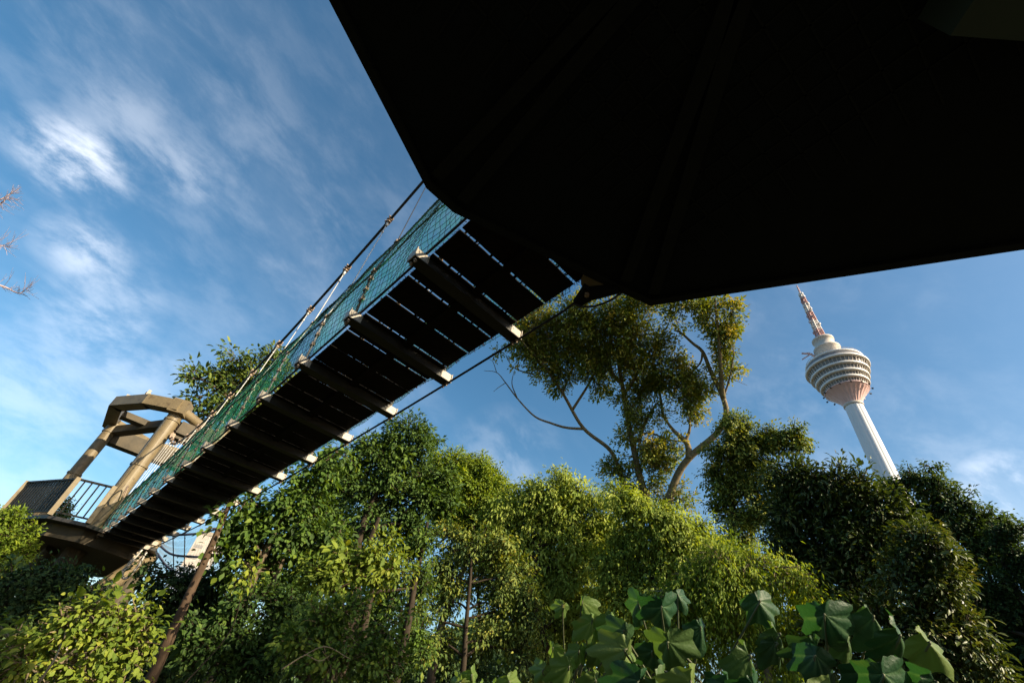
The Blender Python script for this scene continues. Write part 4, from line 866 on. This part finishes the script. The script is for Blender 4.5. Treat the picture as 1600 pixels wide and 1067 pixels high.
# unseen tree added on the right, its crown put there to shade the foreground plants
make_tree('added_shade_tree', 'dense green tree added out of view to shade the foreground plants', 'tree',
    [(2600, 700, 300, 260)], .12, .07, M['leaf_deep'], M['bark_dark'], t0=1, seed=90, world_lobes=[((6.6, -.7, 3.0), 1.5, 1.1), ((7.0, .8, 3.2), 1.3, 1.0), ((6.2, -2.0, 2.8), 1.2, 1.0), ((7.2, -.2, 4.3), 1.2, .7)], base=(6.9, -.4), cover=1.0, trunk_r=.14, tint_mu=.5)
make_tree('tall_added_shade_tree', 'tall broad crowned tree added out of view to shade the lower thicket', 'tree',  # second added tree, out of view, casting shade over the lower thicket
    [(2600, 700, 300, 260)], .16, .09, M['leaf_deep'], M['bark_dark'], t0=1, seed=91, world_lobes=[((10.8, 1.2, 8.6), 2.0, 1.7), ((11.6, -.8, 9.6), 1.8, 1.5), ((10.6, 2.8, 7.2), 1.5, 1.2), ((12.4, 1.6, 10.2), 1.9, 1.5), ((11.4, .2, 6.2), 1.7, 1.2), ((11.8, 3.0, 9.2), 1.4, 1.1)], base=(11.5, .8), cover=1.1, trunk_r=.22, tint_mu=.5)

# bare twigs reaching in from the left
def bare_tree():
    t = 9.0; base = at(-260, 620, t); root = empty('bare_tree', (base[0], base[1], 0), 'bare pinkish twigs of a leafless tree poking in at the left edge', 'tree')
    mb = MB(); top = at(-215, 150, t)
    mb.tube(catmull([np.array([base[0], base[1], -.1]), at(-262, 620, t), at(-240, 450, t), top], 6), [.10 - .085 * k / 18 for k in range(19)], 8); mb.build('trunk', M['twig_pink'], root, True)
    mb = MB(); rng = random.Random(9)
    for (s, ends) in (((-238, 430), [(-120, 380), (-50, 345), (-5, 322), (14, 308)]), ((-235, 400), [(-110, 350), (-40, 320), (0, 312), (20, 300)]), ((-245, 470), [(-120, 420), (-40, 388), (-4, 384), (14, 386)]), ((-250, 520), [(-130, 470), (-50, 440), (0, 446), (28, 458), (42, 451)])):
        pts = catmull([at(*s, t)] + [at(u, v, t + .1) for u, v in ends], 6); n = len(pts)
        mb.tube(pts, [.022 * (1 - k / n) + .003 for k in range(n)], 5)
        for k in range(int(n * .55), n, 1):
            for q in range(2):
                a = pts[k]; ln = rng.uniform(.08, .26); dd = UP * rng.uniform(-.7, .9) + RI * rng.uniform(.3, 1) + FWD * rng.uniform(-.6, .6)
                b = a + dd * ln; mb.tube([a, (a + b) / 2 + RI * .01, b], [.003, .0025, .0015], 3, False)
                mb.tube([(a + b) / 2, (a + b) / 2 + dd * .4 * ln + UP * ln * .3], [.002, .001], 3, False)
    mb.build('branches', M['twig_pink'], root, True)
bare_tree()

# big-leaved plants right in front of the camera
def bigleafmat(name, dark, lite, edge, trans):
    m, n, l, p = new_mat(name)
    a = n.new('ShaderNodeAttribute'); a.attribute_name = 'vein'
    r = n.new('ShaderNodeValToRGB'); e = r.color_ramp.elements; e[0].color = (*dark, 1); e[1].color = (*lite, 1); e[0].position = .35; e[1].position = 1
    l.new(a.outputs['Fac'], r.inputs[0])
    t = n.new('ShaderNodeTexCoord'); ns = n.new('ShaderNodeTexNoise'); ns.inputs['Scale'].default_value = 14; ns.inputs['Detail'].default_value = 6; l.new(t.outputs['Object'], ns.inputs['Vector'])
    rr = n.new('ShaderNodeValToRGB'); rr.color_ramp.elements[0].position = .62; rr.color_ramp.elements[1].position = .75; l.new(ns.outputs[0], rr.inputs[0])
    mx = n.new('ShaderNodeMix'); mx.data_type = 'RGBA'; l.new(rr.outputs[0], mx.inputs['Factor']); tn = n.new('ShaderNodeAttribute'); tn.attribute_name = 'tone'; m0 = n.new('ShaderNodeMix'); m0.data_type = 'RGBA'; l.new(tn.outputs['Fac'], m0.inputs['Factor']); l.new(r.outputs[0], m0.inputs['A']); m0.inputs['B'].default_value = (.15, .20, .05, 1)
    l.new(m0.outputs['Result'], mx.inputs['A']); mx.inputs['B'].default_value = (*edge, 1)
    l.new(mx.outputs['Result'], p.inputs['Base Color']); p.inputs['Roughness'].default_value = .5; p.inputs['Specular IOR Level'].default_value = .3
    bn = n.new('ShaderNodeBump'); bn.inputs['Strength'].default_value = .35; bn.inputs['Distance'].default_value = .01
    n3 = n.new('ShaderNodeTexNoise'); n3.inputs['Scale'].default_value = 60; n3.inputs['Detail'].default_value = 4; l.new(t.outputs['Object'], n3.inputs['Vector']); l.new(n3.outputs[0], bn.inputs['Height']); l.new(bn.outputs[0], p.inputs['Normal'])
    tr = n.new('ShaderNodeBsdfTranslucent'); mu = n.new('ShaderNodeMix'); mu.data_type = 'RGBA'; mu.blend_type = 'MULTIPLY'; mu.inputs['Factor'].default_value = 1
    l.new(mx.outputs['Result'], mu.inputs['A']); mu.inputs['B'].default_value = (1.7, 1.8, .6, 1); l.new(mu.outputs['Result'], tr.inputs[0])
    ms = n.new('ShaderNodeMixShader'); ms.inputs[0].default_value = trans; l.new(p.outputs[0], ms.inputs[1]); l.new(tr.outputs[0], ms.inputs[2]); l.new(ms.outputs[0], n['Material Output'].inputs[0]); return m
M['big_green'] = bigleafmat('big_leaf_green', (.016, .056, .022), (.105, .18, .085), (.040, .075, .022), .28)
M['big_lime'] = bigleafmat('big_leaf_lime', (.10, .16, .04), (.22, .28, .09), (.20, .16, .04), .35)
def big_leaf(rng, c, axis, nrmv, size, droop, asym=1.0):
    """heart-shaped three-lobed leaf hanging from its stalk point c"""
    nr, ns = 7, 44; V = []; F = []; VE = []
    ax = nrm(np.array(axis, float)); nv = np.array(nrmv, float); sd_ = nrm(np.cross(ax, nv)); nv = np.cross(sd_, ax)
    veins = [0, .55, -.55, 1.15, -1.15]; ph = rng.uniform(0, 6); fold = rng.uniform(.45, 1.0)
    for i in range(nr + 1):
        q = i / nr
        for k in range(ns):
            th = -PI + 2 * PI * (k + .5) / ns
            at_h = abs(th); base_r = .22 + .34 * max(0, math.cos(th * .5)) + .44 * math.exp(-(at_h / .30) ** 1.5) + .34 * math.exp(-((at_h - .86) / .24) ** 2) + .16 * math.exp(-((at_h - 1.65) / .3) ** 2)
            base_r *= 1 + .035 * math.sin(th * 13 + ph) + .02 * math.sin(th * 29)
            r = q * base_r * size
            dv = min(abs(th - v) for v in veins)
            z = -droop * .8 * size * (r / size) ** 2 + (min(.05, .03 + .02 * q) * size * q * math.cos(min(dv, .29) / .29 * PI) * -1) + fold * (math.sin(th) ** 2 / (abs(math.sin(th)) + .03)) * r * -.9 + .05 * size * q * q * math.sin(th * 5 + ph) + .03 * size * q ** 3 * math.sin(th * 11 + 2 * ph)
            V.append(c + ax * r * math.cos(th) + sd_ * r * math.sin(th) * asym + nv * z)
            w_ = .05 / max(q, .12)
            VE.append(max(0, 1 - dv / (.06 + w_ * .35)) * .9 + rng.uniform(0, .12) + .25)
    for i in range(nr):
        for k in range(ns):
            if k == ns - 1 and False: continue
            F.append((i * ns + k, i * ns + (k + 1) % ns, (i + 1) * ns + (k + 1) % ns, (i + 1) * ns + k))
    return V, F, VE
def big_plant(name, label, leaves, mat, seed, stem_base, group=None):
    rng = random.Random(seed); root = empty(name, (stem_base[0], stem_base[1], 0), label, 'plant', group)
    V = []; F = []; VE = []; TN = []; mb = MB(); sb = np.array(stem_base, float)
    leaves = leaves + [(u + rng.uniform(-26, 26), min(v + rng.uniform(45, 85), 1095), s * rng.uniform(.7, .95), t - rng.uniform(.0, .2), ang + rng.uniform(-25, 25), tilt) for (u, v, s, t, ang, tilt) in leaves if s > 33 and v < 1040]
    leaves = [(u, v + 8, s, t, ang, tilt) for (u, v, s, t, ang, tilt) in leaves]
    mids = np.mean([at(u, v, t) for (u, v, s, t, *_) in leaves], 0); node = np.array([sb[0], sb[1], max(.3, mids[2] - .5)])
    mb.tube(catmull([sb, (sb + node) / 2 + [.03, .02, 0], node, mids + [0, 0, -.12]], 5), [.018 - .010 * k / 15 for k in range(16)], 8)
    for (u, v, s, t, ang, tilt) in leaves:
        c = at(u, v, t); size = s * (t * (ray(u, v) @ FWD)) / FPX
        # hangs from its stalk: blade runs down and out, top surface facing up and to the viewer
        a = math.radians(ang); ax = -UP * math.cos(a) + RI * math.sin(a); ax = ax + FWD * (-.35 + rng.uniform(-.3, .3)); nv = -FWD * (.8 - tilt) + UP * (.55 + tilt) + RI * rng.uniform(-.75, .75)
        c = c + UP * size * .08; v_, f_, ve = big_leaf(rng, c, ax, nv, size * .98, rng.uniform(.35, .8), rng.uniform(.8, 1.0))
        k = len(V); V += v_; F += [tuple(i + k for i in q) for q in f_]; VE += ve; TN += [rng.choice([0, .0, .05, .12, .3]) if rng.random() < .9 else .7] * len(v_)
        mid = (c + node) / 2 + np.array([0, 0, .02]) + FWD * .16
        mb.tube(catmull([node + (mids - node) * rng.uniform(.1, .9) + FWD * .1, mid, c + FWD * .02 - np.array([0, 0, .03]), c], 4), [.0055 - .0025 * j / 12 for j in range(13)], 6)
    me = bpy.data.meshes.new('foliage'); me.from_pydata([tuple(q) for q in V], [], F)
    at_ = me.attributes.new('vein', 'FLOAT', 'POINT'); at_.data.foreach_set('value', np.clip(VE, 0, 1).astype(np.float32))
    a2 = me.attributes.new('tone', 'FLOAT', 'POINT'); a2.data.foreach_set('value', np.array(TN, np.float32))
    o = link('foliage', me, mat, root, True)
    mb.build('stem', M['stem'], root, True)
def gb_(u, v, t, off=(0, 0)): p = at(u, v, t + .35); return (p[0] + off[0], p[1] + off[1], -.06)
big_plant('big_leaf_plant', 'large leaved plant with deep green drooping leaves at bottom centre right', [
    (1035, 945, 62, 2.3, 8, .1), (1000, 935, 50, 2.5, -14, .0), (1185, 935, 50, 2.4, 22, .2), (1045, 1000, 70, 2.1, 10, -.1), 
    (1170, 1020, 66, 2.0, 24, .1), (980, 1010, 60, 2.2, -30, .1), (1080, 1060, 70, 1.9, 6, .1), (1215, 985, 46, 2.3, 30, .1), (1000, 1060, 66, 2.0, -20, .0), (1140, 1070, 70, 1.9, 20, .1), (1060, 925, 30, 2.6, 30, .2), (1095, 975, 44, 2.35, 10, .1)], M['big_green'], 3, gb_(1090, 1060, 2.2))
big_plant('big_leaf_plant', 'large leaved plant with blue green parasol leaves near the bottom right corner', [
    (1290, 958, 68, 2.2, 12, .1), (1365, 960, 60, 2.3, 28, .2), (1405, 990, 70, 2.1, 34, .1), (1450, 1000, 64, 2.25, 42, .2), (1275, 1020, 56, 2.1, -22, .1), (1380, 1050, 70, 1.9, 16, .1), (1300, 1070, 60, 1.9, 0, .1), (1460, 1060, 60, 2.0, 30, .1), (1325, 1000, 40, 2.4, -10, .1)], M['big_green'], 4, gb_(1350, 1067, 2.2))
big_plant('big_leaf_plant', 'plant with sunlit yellow green drooping leaves left of the deep green ones', [
    (910, 935, 36, 2.7, -8, .1), (925, 965, 40, 2.6, 12, .1), (950, 965, 44, 2.6, 18, .1), (905, 1010, 30, 2.5, -20, .1), (865, 1005, 26, 2.8, -14, .1), (890, 1035, 46, 2.4, -6, .0), (935, 1010, 36, 2.5, 20, .1), (880, 940, 24, 2.8, -34, .1), (850, 1040, 34, 2.6, -30, .1), (930, 1055, 40, 2.4, 14, .1)], M['big_lime'], 5, gb_(905, 1060, 2.6))
big_plant('big_leaf_plant', 'small pair of bright green leaves rising at the bottom edge left of centre', [
    (738, 1048, 34, 2.2, 18, .1), (720, 1060, 30, 2.2, -26, .1), (795, 1058, 36, 2.1, 18, .1), (775, 1062, 26, 2.2, -20, .1), (750, 1075, 40, 2.0, 0, .1)], M['big_lime'], 6, gb_(760, 1080, 2.2))
